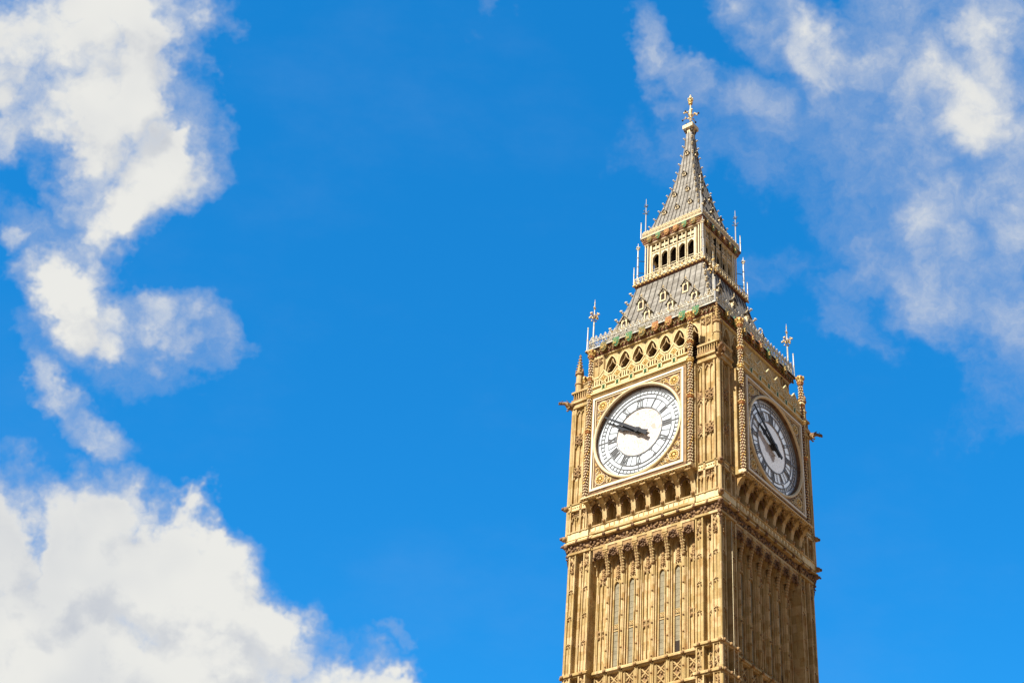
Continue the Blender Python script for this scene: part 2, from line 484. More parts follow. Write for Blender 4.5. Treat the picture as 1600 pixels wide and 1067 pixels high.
# corner piers of the shaft
PIER = [(4.13, 4.6), (4.13, 5.93), (4.72, 5.93), (4.72, 5.56), (5.36, 5.56), (5.36, 5.93), (5.93, 5.93), (5.93, 5.36), (5.56, 5.36), (5.56, 4.72), (5.93, 4.72), (5.93, 4.13), (4.6, 4.13), (4.6, 4.6)]
p = MB(); p.plan(PIER, 0, 48.80, STONE)
for mir in (0, 1):
    def P_(x, d): return (x, d) if not mir else (d, x)
    q = MB()
    for x0, x1, d in ((4.14, 4.24, 5.93), (4.40, 4.45, 5.88), (4.62, 4.715, 5.93), (5.365, 5.45, 5.93), (5.62, 5.67, 5.88), (5.82, 5.925, 5.93), (4.86, 4.92, 5.56), (5.10, 5.15, 5.56)):
        q.box(x0, x1, d-.02, d+.10, 0, 48.70, STONE)
    q.lathe(5.95, 5.95, [(0, .08), (48.70, .08)], STONE, 8) if not mir else None
    for zz in [z for z in (46.0, 44.05, 42.1, 38.1, 36.2, 34.2, 32.2)]:
        for xx, d in ((4.42, 5.95), (5.03, 5.58), (5.64, 5.95)):
            for dx, dz in ((-.12, -.06), (.12, -.06), (0, .1)):
                q.bead(xx+dx, d+.03, zz+dz, .062, CARVE, .06)
            q.bar(xx-.18, zz+.1, xx, zz+.24, .05, d-.02, d+.05, STONE)
            q.bar(xx+.18, zz+.1, xx, zz+.24, .05, d-.02, d+.05, STONE)
    rnd = random.Random(5)
    for xx, d in ((4.42, 5.96), (5.03, 5.62), (5.64, 5.96)):      # foliage heads under the cornice, carved panels between the string courses
        for za, zb in ((38.5, 39.6), (36.6, 37.9)): q.lumps(rnd, 16, xx-.18, xx+.18, d, za, zb, .09, CARVE)
        q.lumps(rnd, 24, xx-.17, xx+.17, d+.03, 47.3, 48.6, .085, CARVE)
    vs = q.v if not mir else [(-y, -x, z) for x, y, z in q.v]
    o = len(p.v); p.v += vs
    for f, m_, sm in zip(q.f, q.m, q.sm):
        p.f.append([o+i for i in f]); p.m.append(p.mi(q.mats[m_])); p.sm.append(sm)
pm = p.mesh('corner_pier')
for k in FACES: put('corner_pier', pm, shaft, k=k)

# buttress strips between the bays
b_ = MB()
b_.box(-.20, .20, 5.34, 5.52, 0, 48.0, STONE)
b_.box(-.12, .12, 5.515, 5.66, 0, 47.2, STONE)
b_.lathe(0, 5.67, [(0, .06), (46.7, .06)], STONE, 6)
for i in range(40):
    b_.bead(0, 5.72, 45.9-i*1.12, .08, CARVE)
for i in range(17):                                          # beaded corbel leaning out to the cornice
    t = i/16
    b_.bead(0, 5.70+.36*t**1.5, 46.75+1.58*t, .14+.05*t+(.03 if i % 2 else 0), STONE if i % 2 else CARVE, .16, .10, 6)
b_.box(-.19, .19, 5.34, 6.16, 48.34, 48.74, STONE)
b_.box(-.23, .23, 5.34, 6.20, 48.46, 48.54, STONE)
bm_ = b_.mesh('buttress')
for k in FACES:
    for x in MX:
        c, q = math.cos(k*math.pi/2), math.sin(k*math.pi/2)
        put('buttress', bm_, shaft, loc=(x*c-.16*q, x*q+.16*c, 0), k=k)

# bay heads: pointed vault plate with hanging foliage
h_ = MB(); rnd = random.Random(11)
h_.arch(-.46, .46, 47.0, 48.73, 0, .41, 47.5, 48.45, 5.34, 5.60, STONE)
h_.arch(-.45, .45, 47.6, 48.73, 0, .40, 47.7, 48.5, 5.602, 5.85, STONE)
h_.arch(-.45, .45, 47.9, 48.73, 0, .39, 47.95, 48.55, 5.852, 6.10, CARVE)
for i in range(26):
    a = math.pi*i/25
    x, z = .36*math.cos(a), 48.02+.40*math.sin(a)
    h_.bead(x, 6.02+rnd.uniform(-.05, .10), z+rnd.uniform(-.1, .05), .085, DARKC, n=4)
h_.lumps(rnd, 16, -.2, .2, 5.98, 48.0, 48.45, .1, DARKC)
for i in range(9):                                           # leaf gablet up the back wall
    h_.bead(0, 5.42, 46.55+i*.16, .085+.05*(i % 2), CARVE, .08)
    h_.bead(.16*(1-i/10), 5.41, 46.5+i*.16, .055, CARVE)
    h_.bead(-.16*(1-i/10), 5.41, 46.5+i*.16, .055, CARVE)
hm_ = h_.mesh('bay_head')
def face_put(name, me, parent, x, z, k, d=0.0, label=None):
    c, q = math.cos(k*math.pi/2), math.sin(k*math.pi/2)
    y = -d
    return put(name, me, parent, loc=(x*c-y*q, x*q+y*c, z), k=k, label=label)
for k in FACES:
    for x in BX: face_put('bay_head', hm_, shaft, x, 0, k, -.16)

# lancet windows and blind panels (one storey = z 40.0 .. 46.6), origin at the sill
def frame_lancet(m, h, top):
    for sx_ in (-1, 1):
        m.box(sx_*h-.035 if sx_ < 0 else h-.035, sx_*h+.035 if sx_ < 0 else h+.035, 5.60, 5.76, 0, top-.25, STONE)
    pts = arc(0, h, top-.25, top+.1, 5)
    for (x0, z0), (x1, z1) in zip(pts, pts[1:]): m.bar(x0, z0, x1, z1,   .07, 5.60, 5.765, STONE)
wf = MB()
frame_lancet(wf, .235, 6.15)
wf.box(-.34, -.29, 5.60, 5.68, 0, 6.1, STONE); wf.box(.29, .34, 5.60, 5.68, 0, 6.1, STONE)
for sx in (-1, 1): wf.box(sx*.43-.025, sx*.43+.025, 5.60, 5.70, 0, 6.6, STONE)
wf.quatrefoil(0, 5.66, 3.02, .22, .05, STONE)
for dx, dz in ((-.09, 0), (.09, 0), (0, .1)): wf.bead(dx, 5.68, 2.95+dz, .06, CARVE)
wf.box(-.24, .24, 5.60, 5.68, 2.70, 2.78, STONE)
wfm = wf.mesh('window')
wp = MB()
wp.prism([(-.2, .02)] + [(x, z) for x, z in arc(0, .2, 5.9, 6.2, 5)] + [(.2, .02)], 5.60, 5.635, PANE)
for i in range(14): wp.box(-.19, .19, 5.63, 5.645, .35+i*.42, .38+i*.42, PANE)
wpm = wp.mesh('window_pane')
wo = MB(); wo.prism([(-.19, .03), (-.19, 1.0), (.19, 1.0), (.19, .03)], 5.62, 5.655, VOID)
wom = wo.mesh('window_opening')
bp_ = MB()
for x in (-.30, 0, .30): bp_.box(x-.04, x+.04, 5.60, 5.75, 0, 6.5, STONE)
for x in (-.43, .43): bp_.box(x-.025, x+.025, 5.60, 5.70, 0, 6.6, STONE)
for x in (-.15, .15):
    pts = arc(x, .13, 6.1, 6.4, 4)
    for (x0, z0), (x1, z1) in zip(pts, pts[1:]): bp_.bar(x0, z0, x1, z1, .05, 5.60, 5.68, STONE)
for zc in (2.70, 6.55):
    for dx in (-.15, .15):
        for dz in (-.17, .17):
            bp_.bead(dx, 5.70, zc+dz, .115, CARVE, .08)
            bp_.bead(dx*1.6, 5.69, zc+dz*1.5, .055, CARVE)
bpm = bp_.mesh('blind_panel')
for k in SEEN:
    for zz in (40.05, 29.6):
        for i, x in enumerate(BX):
            if i in (0, 3, 6): face_put('blind_panel', bpm, shaft, x, zz, k, -.42)
            else:
                wn = face_put('window', wfm, T, x, zz, k, -.42)
                put('pane', wpm, wn)
                if i == 5 and zz > 35: put('open_slot', wom, wn)

# string courses with a carved band between them
def course(z, db, dp, m=STONE):
    r = MB()
    r.plan(stepped(db-.12, dp-.10, 4.06), z-.16, z-.058, m)
    r.plan(stepped(db, dp, 4.0), z-.06, z+.05, m)
    r.plan(stepped(db-.01, dp-.01, 4.01), z+.048, z+.16, m, k=.985)
    for k in range(4):
        c, q = math.cos(k*math.pi/2), math.sin(k*math.pi/2)
        for x in MX + [-4.42, 4.42, -5.2, 5.2, -5.95, 5.95]:
            d = (db if abs(x) < 4 else dp)+.03
            r.bead(x*c+d*q, -(x*q-d*c), z-.02, .13, CARVE, .13, .14)
    return r
for z in (40.0, 38.15, 29.5, 27.65, 19.0, 9.0):
    put('string_course', course(z, 5.62, 6.12), shaft)
def carved_panel(zs, z0, z1, seed, cross):
    c = MB(); rnd = random.Random(seed)
    c.box(-.36, -.30, 5.60, 5.74, z0, z1, STONE); c.box(.30, .36, 5.60, 5.74, z0, z1, STONE)
    c.box(-.55, .55, 5.50, 5.60, z0, z1, CARVE)
    for zc in zs:
        if cross:
            c.bar(-.26, zc-.27, .26, zc+.27, .07, 5.60, 5.70, STONE); c.bar(-.26, zc+.27, .26, zc-.27, .07, 5.60, 5.705, STONE)
        c.lumps(rnd, 12, -.24, .24, 5.66, zc-.27, zc+.27, .075, CARVE)
    return c.mesh('carved_panel')
cpa = carved_panel((38.7, 39.4), 38.33, 39.82, 3, True)
cpb = carved_panel((36.7, 37.2, 37.7), 36.3, 37.98, 8, False)
for k in SEEN:
    for x in BX:
        face_put('carved_panel', cpa, shaft, x, 0, k, -.36); face_put('carved_panel', cpb, shaft, x, 0, k, -.36)
# cream tube standing in for the sunlit line of the pier reveal
lc = MB(); lc.tube([(-4.72, -6.04, 28), (-4.72, -6.04, 48.6)], .03, CREAM)
put('sunlit_reveal_line', lc, shaft, k=1)

# ---- cornice over the shaft
c_ = MB()
c_.plan(stepped(5.98, 6.10, 4.13), 48.74, 48.90, STONE)
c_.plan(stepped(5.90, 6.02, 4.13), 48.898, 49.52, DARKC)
c_.plan(stepped(6.20, 6.27, 4.0), 49.518, 49.64, STONE)
c_.plan(stepped(6.18, 6.25, 4.0), 49.638, 49.84, PALE, k=.975)
cornice = put('cornice', c_, T)
ct = MB(); rnd = random.Random(21)
for i in range(46):
    x = -6.0+12.0*i/45
    d = 5.95 if abs(x) < 4.13 else 6.06
    ct.bead(x, d, 49.22+.13*math.sin(i*1.9), .13, DARKC if i % 3 else CARVE, .10, .16)
    ct.bead(x+.1, d, 49.05+.1*math.cos(i*1.3), .08, CARVE, .08)
ct.lumps(rnd, 40, -6.0, 6.0, 5.97, 48.95, 49.45, .1, CARVE)
for x in [v for v in MX] + [-4.2, 4.2, -5.2, 5.2]:
    ct.bead(x, 6.22, 49.55, .14, DARKC, .16, .14)
    ct.bead(x, 6.24, 49.72, .08, CARVE)
ctm = ct.mesh('carved_frieze')
for k in SEEN: put('carved_frieze', ctm, cornice, k=k)
cn = MB(); rnd = random.Random(4)                        # carved beast at each corner, crouching under the ledge
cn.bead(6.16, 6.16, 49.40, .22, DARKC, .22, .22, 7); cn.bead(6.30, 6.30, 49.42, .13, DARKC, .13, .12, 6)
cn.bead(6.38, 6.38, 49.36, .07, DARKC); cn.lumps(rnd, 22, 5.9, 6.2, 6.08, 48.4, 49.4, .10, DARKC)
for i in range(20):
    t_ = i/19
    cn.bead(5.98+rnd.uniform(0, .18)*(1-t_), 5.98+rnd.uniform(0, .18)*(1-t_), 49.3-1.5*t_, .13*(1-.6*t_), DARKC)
cnm = cn.mesh('corner_grotesque')
for k in FACES: put('corner_grotesque', cnm, cornice, k=k)

# ---- corbelled gallery under the dials
g_ = MB(); g_.plan(sq(5.20), 49.0, 52.6, STONE)
gal = put('corbel_gallery', g_, T)
pp = MB()                                                # parapet panels and niche heads of one face
pp.box(-4.2, 4.2, 5.2, 6.19, 49.84, 50.02, STONE)
pp.box(-4.2, 4.2, 5.2, 6.12, 50.018, 50.38, PALE)
pp.box(-4.2, 4.2, 5.2, 6.18, 50.38, 50.46, STONE)
for i in range(22):
    x = -4.13+8.26*i/21
    pp.box(x-.03, x+.03, 6.11, 6.165, 50.02, 50.38, STONE)
for x in BX:
    pp.arch(x-.42, x+.42, 50.9, 52.1, x, .36, 51.1, 51.75, 5.21, 5.45, STONE)
    pp.arch(x-.42, x+.42, 51.3, 52.1, x, .35, 51.35, 51.85, 6.12, 6.24, CARVE)
    pp.arch(x-.42, x+.42, 51.6, 52.1, x, .37, 51.62, 51.98, 6.42, 6.52, STONE)
    for i in range(11):
        a = math.pi*i/10
        pp.bead(x+.31*math.cos(a), 6.24, 51.42+.36*math.sin(a), .08, DARKC, n=4)
        if i % 2 == 0: pp.bead(x+.33*math.cos(a), 6.52, 51.66+.26*math.sin(a), .06, CARVE, n=4)
    pp.bead(x, 6.60, 52.02, .13, CARVE); pp.bead(x+.59, 6.88, 51.96, .10, CARVE)
for i, x in enumerate(BX):
    pp.box(x-.03, x+.03, 5.21, 5.36, 50.4, 51.4, STONE)
    for sx in (-1, 1): pp.box(x+sx*.33-.03, x+sx*.33+.03, 5.21, 5.36, 50.4, 51.3, STONE)
    if i % 2 == 0:
        pp.prism([(x-.30, 50.47)] + arc(x, .30, 51.1, 51.5, 4) + [(x+.30, 50.47)], 5.195, 5.25, PANE)
ppm = pp.mesh('gallery_arcade')
cbl = MB()
cprof = [(5.15, 52.12), (5.15, 50.30), (6.06, 50.30), (6.20, 50.36), (6.27, 50.52), (6.25, 50.72), (6.16, 50.80), (6.20, 50.98), (6.24, 51.25), (6.33, 51.5), (6.48, 51.75), (6.68, 51.95), (6.86, 52.06), (6.86, 52.12)]
cbl.side(cprof, -.175, .175, STONE)
cbl.bead(0, 6.27, 50.56, .17, CARVE, .14, .16)
cbl.box(-.22, .22, 6.7, 6.92, 51.98, 52.117, STONE)
cblm = cbl.mesh('corbel')
for k in FACES:
    put('gallery_arcade', ppm, gal, k=k)
    for x in MX + [-4.13, 4.13]: face_put('corbel', cblm, gal, x, 0, k)

# ---- clock stage
k_ = MB()
k_.plan(sq(5.5), 52.55, 60.6, STONE)
stage = put('clock_stage', k_, T)
# Latin inscription in relief on the sill below each dial
fc = bpy.data.curves.new('inscription', 'FONT')
fc.body = 'DOMINE SALVAM FAC REGINAM NOSTRAM VICTORIAM PRIMAM'
fc.size = .20; fc.extrude = .008; fc.align_x = 'CENTER'; fc.align_y = 'CENTER'
tmp = bpy.data.objects.new('tmp', fc); COL.objects.link(tmp)
bpy.context.view_layer.update()
ime = bpy.data.meshes.new_from_object(tmp.evaluated_get(bpy.context.evaluated_depsgraph_get()))
bpy.data.objects.remove(tmp)
wdt = max(v.co.x for v in ime.vertices)-min(v.co.x for v in ime.vertices)
slope = math.atan2(.21, .22)
for v in ime.vertices:
    x, y, z = v.co; v.co = Vector((x*8.0/wdt, y, z))
ime.transform(Matrix.Translation((0, -6.963, 52.365)) @ Matrix.Rotation(slope, 4, 'X'))
def block():
    m = MB()
    m.box(-4.50, 4.50, 5.45, 6.50, 52.12, 60.55, STONE)
    m.box(-4.50, 4.50, 6.50, 6.74, 52.12, 52.20, STONE)
    m.side([(6.50, 52.20), (7.06, 52.20), (7.06, 52.25), (6.84, 52.46), (6.50, 52.46)], -4.46, 4.46, CREAM)
    m.box(-4.0, 4.0, 6.502, 6.83, 52.462, 52.698, DARKC)  # dark strip painting the shaded underside of the frame
    for i in range(36):
        x = -4.2+8.4*i/35
        m.bead(x, 6.98, 52.16, .06, GOLD)
    m.add([tuple(v.co) for v in ime.vertices], [list(p.vertices) for p in ime.polygons], GOLD)
    return m.mesh('dial_block')
blm = block()
ZD = 56.50
# dial parts, origin at the dial's centre on the tower axis
def dial_frame():
    m = MB()
    n = 72; ro = 3.56
    # square plate with a round hole
    ang = [2*math.pi*i/n for i in range(n)]
    hw = 3.80
    def sqp(a):
        c, q = math.cos(a), math.sin(a); t = hw/max(abs(c), abs(q)); return (c*t, q*t)
    vs = []
    for a in ang:
        x, z = sqp(a); vs += [(ro*math.cos(a), -6.78, ro*math.sin(a)), (x, -6.78, z)]
    m.add(vs, [(2*i, 2*i+1, (2*i+3) % (2*n), (2*i+2) % (2*n)) for i in range(n)], SPG)
    m.ring(0, 0, 3.47, ro+.005, 6.50, 6.82, DARKC, 72)
    for x0, x1, z0, z1 in ((-hw, hw, hw-.13, hw), (-hw, hw, -hw, -hw+.13), (-hw, -hw+.13, -hw+.13, hw-.13), (hw-.13, hw, -hw+.13, hw-.13)):
        m.box(x0, x1, 6.5, 6.92, z0, z1, WHITE)
    o = hw-.19; i_ = hw-.25
    for x0, x1, z0, z1 in ((-o, o, i_, o), (-o, o, -o, -i_), (-o, -i_, -i_, i_), (i_, o, -i_, i_)):
        m.box(x0, x1, 6.6, 6.85, z0, z1, CREAM)
    e0, e1 = hw+.005, hw+.17
    for x0, x1, z0, z1 in ((-e1, e1, e0, e1), (-e1, -e0, -hw, e0), (e0, e1, -hw, e0)):
        m.box(x0, x1, 6.5, 6.80, z0, z1, CARVE)
    return m.mesh('dial_frame')
def dial_ring():
    m = MB(); n = 72
    prof = [(3.465, 6.825), (3.475, 6.88), (3.52, 6.94), (3.58, 6.96), (3.65, 6.93), (3.68, 6.78)]
    vs = []; fs = []
    for i in range(n):
        a = 2*math.pi*i/n
        for r, d in prof: vs.append((r*math.cos(a), -d, r*math.sin(a)))
    L = len(prof)
    for i in range(n):
        for j in range(L-1):
            a, c = i*L+j, ((i+1) % n)*L+j
            fs.append((a, a+1, c+1, c))
    m.add(vs, fs, CREAM, False)
    return m.mesh('dial_ring')
def spandrel(sx, sz):
    m = MB(); rnd = random.Random(17+sx+3*sz)
    X, Z = 3.00*sx, 3.00*sz
    m.ring(X, Z, .24, .34, 6.78, 6.85, GOLD, 18)
    m.ring(X, Z, .38, .43, 6.78, 6.83, CREAM, 18)
    m.bead(X, 6.82, Z, .17, GOLD, .08)
    for i in range(8):
        a = i*math.pi/4
        m.bead(X+.24*math.cos(a), 6.83, Z+.24*math.sin(a), .085, GOLD)
    for r0 in (.52,):
        m.ring(2.72*sx+.55*sx, 2.72*sz-.55*sz, .12, .17, 6.78, 6.83, GOLD, 12)
        m.ring(2.72*sx-.55*sx, 2.72*sz+.55*sz, .12, .17, 6.78, 6.83, GOLD, 12)
    for _ in range(330):
        x, z = rnd.uniform(1.4, 3.42), rnd.uniform(1.4, 3.42)
        if math.hypot(x, z) < 3.80 or math.hypot(x-3, z-3) < .45: continue
        a = rnd.uniform(0, math.pi)
        l = rnd.uniform(.06, .13)
        m.bar(sx*x-l*math.cos(a), sz*z-l*math.sin(a), sx*x+l*math.cos(a), sz*z+l*math.sin(a), .055, 6.78, 6.83, GOLD if rnd.random() < .4 else CREAM)
    return m.mesh('spandrel')
def tracery():
    m = MB(); d0, d1 = 6.545, 6.59
    for r, t in ((1.88, .055), (2.63, .04), (2.93, .045), (3.20, .035), (3.42, .06)):
        m.ring(0, 0, r-t/2, r+t/2, d0, d1, DIRON, 72)
    for i in range(60):
        a = 2*math.pi*i/60
        c, q = math.sin(a), math.cos(a)
        m.bar(2.94*c, 2.94*q, 3.20*c, 3.20*q,   .03 if i % 5 else .06, d0+.002, d1-.003, DIRON)
        if i % 5 == 0:
            m.bar(2.63*c, 2.63*q, 2.94*c, 2.94*q, .05, d0+.002, d1-.003, DIRON)
            m.bar(3.20*c, 3.20*q, 3.42*c, 3.42*q, .05, d0+.002, d1-.003, DIRON)
    for i in range(12):
        a = 2*math.pi*(i+.5)/12
        c, q = math.sin(a), math.cos(a)
        m.bar(1.9*c, 1.9*q, 2.63*c, 2.63*q, .022, d0+.002, d1-.01, DIRON)
    return m.mesh('dial_ironwork')
ROMAN = ['XII', 'I', 'II', 'III', 'IV', 'V', 'VI', 'VII', 'VIII', 'IX', 'X', 'XI']
def numeral(txt, i):
    m = MB(); d0, d1 = 6.55, 6.60; h = .30
    wid = {'I': .15, 'V': .30, 'X': .30}
    tot = sum(wid[c] for c in txt); x = -tot/2
    a = -2*math.pi*i/12; rad = 2.255
    def tr(u, v):
        v += rad
        return (u*math.cos(a)-v*math.sin(a), u*math.sin(a)+v*math.cos(a))
    def stroke(u0, v0, u1, v1, t): m.bar(*tr(u0, v0), *tr(u1, v1), t, d0, d1+random.Random(int(u0*999+v1*77)).uniform(0, .004), DIRON)
    for c in txt:
        w_ = wid[c]; xm = x+w_/2
        if c == 'I': stroke(xm, -h, xm, h, .055)
        if c == 'V': stroke(xm-w_*.36, h, xm, -h, .055); stroke(xm+w_*.36, h, xm, -h, .03)
        if c == 'X': stroke(xm-w_*.38, h, xm+w_*.38, -h, .055); stroke(xm+w_*.38, h, xm-w_*.38, -h, .03)
        x += w_
    for v in (-h, h): stroke(-tot/2, v, tot/2, v, .035)
    return m.mesh('numeral')
def hand(kind):
    m = MB()
    if kind == 'minute':
        m.prism([(-.16, -1.0), (.16, -1.0), (.11, -.5), (.14, .1), (.13, 1.4), (.06, 3.3), (0, 3.42), (-.06, 3.3), (-.13, 1.4), (-.14, .1), (-.11, -.5)], 6.82, 6.90, IRON)
        m.ring(0, 0, .0, .21, 6.80, 6.93, IRON, 16)
    else:
        m.prism([(-.20, -.85), (0, -.70), (.20, -.85), (.17, -.4), (.20, 0), (.16, .9), (.17, 1.15), (.33, 1.32), (.17, 1.5), (.13, 1.75), (0, 2.1), (-.13, 1.75), (-.17, 1.5), (-.33, 1.32), (-.17, 1.15), (-.16, .9), (-.20, 0), (-.17, -.4)], 6.68, 6.76, IRON)
        m.ring(0, 0, .0, .30, 6.60, 6.78, IRON, 16)
    m.v = [(x*.82, y, z) for x, y, z in m.v]
    return m
glm = MB(); glm.prism([(3.5*math.cos(2*math.pi*i/72), 3.5*math.sin(2*math.pi*i/72)) for i in range(72)], 6.49, 6.53, GLASS)
glm = glm.mesh('dial_glass')
fm, rm, tm = dial_frame(), dial_ring(), tracery()
sp = [spandrel(sx, sz) for sx in (-1, 1) for sz in (-1, 1)]
nums = [numeral(t_, i) for i, t_ in enumerate(ROMAN)]
mh, hh = hand('minute').mesh('minute_hand'), hand('hour').mesh('hour_hand')
for k in SEEN:
    put('dial_block', blm, stage, k=k)
    dl = put('clock_dial', glm, T, loc=(0, 0, ZD), k=k)
    put('dial_frame', fm, dl); put('dial_ring', rm, dl); put('dial_ironwork', tm, dl)
    for q in sp: put('spandrel', q, dl)
    for q in nums: put('numeral', q, dl)
    o = put('minute_hand', mh, dl); o.rotation_euler[1] = -R(360-305.0)
    o = put('hour_hand', hh, dl); o.rotation_euler[1] = -R(360-295.4)
for k in (2, 3): put('dial_block', blm, stage, k=k)
# corner piers of the clock stage
cp = MB()
cp.plan([(4.3, 4.3), (4.3, 6.04), (6.04, 6.04), (6.04, 4.3)], 49.7, 60.62, STONE)
rnd = random.Random(31)
def pier_face(mir):
    q = MB()
    for x0, x1 in ((4.42, 4.52), (4.92, 5.08), (5.78, 5.90)): q.box(x0, x1, 6.02, 6.26, 50.3, 60.5, STONE)
    q.box(5.98, 6.04, 6.02, 6.20, 50.3, 60.5, STONE)
    for x in (4.72, 5.43): q.box(x-.03, x+.03, 6.02, 6.15, 52.6, 60.2, STONE)
    for (xc, hw_) in ((4.72, .2), (5.43, .35)):
        for (z0, z1) in ((52.75, 54.7), (55.75, 57.3), (58.45, 60.1)):
            n = 1 if hw_ < .3 else 2
            for j in range(n):
                xx = xc if n == 1 else xc+(j-.5)*.35
                pts = arc(xx, .155, z1-.05, z1+.27, 4)
                for (a0, b0), (a1, b1) in zip(pts, pts[1:]): q.bar(a0, b0, a1, b1, .05, 6.02, 6.17, STONE)
        for zc in (55.22, 57.88):
            q.quatrefoil(xc, 6.18, zc, min(hw_, .33)+.12, .08, CARVE, .07)
            for a in range(8):
                an = a*math.pi/4
                q.bead(xc+(hw_+.05)*math.cos(an), 6.2, zc+.42*math.sin(an), .085, CARVE, .06)
    # inscription-like band and the short blind arcade beneath
    q.box(4.3, 6.2, 6.02, 6.26, 52.52, 52.62, STONE); q.box(4.3, 6.2, 6.02, 6.26, 52.0, 52.08, STONE)
    q.box(4.42, 6.1, 6.02, 6.19, 52.08, 52.52, PALE)
    for i in range(9): q.bead(4.6+i*.18, 6.2, 52.3, .065, CARVE, .05)
    for xc in (4.56, 4.84, 5.24, 5.62):
        pts = arc(xc, .13, 51.25, 51.6, 4)
        for (a0, b0), (a1, b1) in zip(pts, pts[1:]): q.bar(a0, b0, a1, b1, .055, 6.02, 6.18, STONE)
        q.lumps(rnd, 7, xc-.14, xc+.14, 6.14, 51.5, 51.95, .07, CARVE)
        q.box(xc-.16, xc-.12, 6.02, 6.16, 50.4, 51.3, STONE)
    q.box(4.3, 6.16, 6.02, 6.18, 49.84, 50.34, PALE); q.box(4.3, 6.2, 6.02, 6.24, 50.34, 50.42, STONE)
    # head mouldings and little parapet arcade
    for i in range(9): q.box(4.52+i*.19, 4.58+i*.19, 6.0, 6.24, 61.42, 61.95, STONE)
    return q
for mir in (0, 1):
    q = pier_face(mir)
    vs = q.v if not mir else [(-y, -x, z) for x, y, z in q.v]
    o = len(cp.v); cp.v += vs
    for f, m_, sm in zip(q.f, q.m, q.sm):
        cp.f.append([o+i for i in f]); cp.m.append(cp.mi(q.mats[m_])); cp.sm.append(sm)
cp.lathe(6.13, 6.13, [(49.8, .13), (60.6, .13)], STONE, 8, math.pi/8)
def corner_sq(a, z0, z1, m, lo=4.52): cp.plan([(lo, lo), (lo, a), (a, a), (a, lo)], z0, z1, m)
corner_sq(6.30, 60.6, 60.75, STONE); corner_sq(6.22, 60.748, 61.05, STONE); corner_sq(6.36, 61.048, 61.2, STONE); corner_sq(6.28, 61.198, 61.40, CARVE)
corner_sq(6.12, 61.398, 61.96, CARVE, 4.6); corner_sq(6.30, 61.958, 62.12, STONE)
for z in (52.35, 50.0):
    cp.bead(6.25, 6.25, z, .24, CARVE, .24, .22, 7); cp.bead(6.40, 6.40, z, .14, DARKC, .14, .13, 6)
cpm = cp.mesh('clock_corner_pier')
pn = MB()                                                # pinnacle, origin at its foot
pn.frust(0, 0, 0, 1.7, .27, .24, STONE, 8, math.pi/8)
pn.frust(0, 0, .75, .85, .32, .32, STONE, 8, math.pi/8); pn.frust(0, 0, 1.65, 1.8, .34, .34, CARVE, 8, math.pi/8)
pn.frust(0, 0, 1.8, 3.35, .24, .03, STONE, 8, math.pi/8)
for j in range(5):
    for i in range(4):
        a = i*math.pi/2+math.pi/4
        r_ = .25*(1-j/5.6)
        pn.bead(r_*math.cos(a), r_*math.sin(a), 1.98+j*.27, .085, CARVE)
for i in range(4):
    a = i*math.pi/2
    pn.prism([(-.15, 1.75), (.15, 1.75), (0, 2.25)], .2, .28, CARVE) if i == 0 else pn.bead(.27*math.cos(a), .27*math.sin(a), 1.95, .1, CARVE, .1, .2)
pn.bead(0, 0, 3.33, .12, CARVE); pn.bead(0, 0, 3.50, .06, CARVE)
pnm = pn.mesh('pinnacle')
gg = MB()                                                # gargoyle leaning out from the corner, root at origin, beast runs along +x (turned 45 deg later)
gg.tube([(0, 0, -.12), (.4, 0, .06), (.75, 0, .16), (1.05, 0, .12)], [.26, .19, .12, .11], CARVE, 7)
gg.bead(1.12, 0, .12, .19, DARKC, .14, .14, 6); gg.bead(1.28, 0, .04, .10, DARKC, .09, .06); gg.bead(1.27, 0, .15, .10, DARKC, .09, .05)
gg.bead(1.02, .09, .27, .05, DARKC); gg.bead(1.02, -.09, .27, .05, DARKC)
for sy in (-1, 1):
    gg.add([(.15, sy*.12, .05), (.75, sy*.3, .28), (.55, sy*.34, .02), (.3, sy*.3, -.2), (.17, sy*.16, .05)], [(0, 1, 2), (0, 2, 3), (4, 2, 1), (4, 3, 2), (0, 4, 1), (0, 3, 4)], DARKC)
    gg.tube([(.25, sy*.15, -.1), (.45, sy*.16, -.35), (.55, sy*.14, -.3)], [.09, .06, .05], CARVE, 5)
gg.v = [(x*.78, y*1.05, z*1.05) for x, y, z in gg.v]
ggm = gg.mesh('gargoyle')
fb = MB()                                                # flying buttress between pinnacle and belfry, along the diagonal
fly = []
for i in range(9):
    a = math.pi/2*i/8
    fly.append((-.05-1.0*math.sin(a), .25+.85*(1-math.cos(a))))
fb.prism(fly + [(-1.05, 1.55), (-.1, .72)], -.09, .09, STONE)
fb.bar(-.1, .74, -1.05, 1.58, .08, -.13, .13, STONE)
fbm = fb.mesh('flying_buttress')
for k in FACES:
    pr = put('clock_corner_pier', cpm, T, k=k)
    put('pinnacle', pnm, pr, loc=(5.93, -5.93, 62.1))
    o = put('gargoyle', ggm, pr, loc=(6.2, -6.2, 60.95)); o.rotation_euler[2] = -math.pi/4
    o = put('flying_buttress', fbm, pr, loc=(5.85, -5.85, 62.1)); o.rotation_euler[2] = -math.pi/4

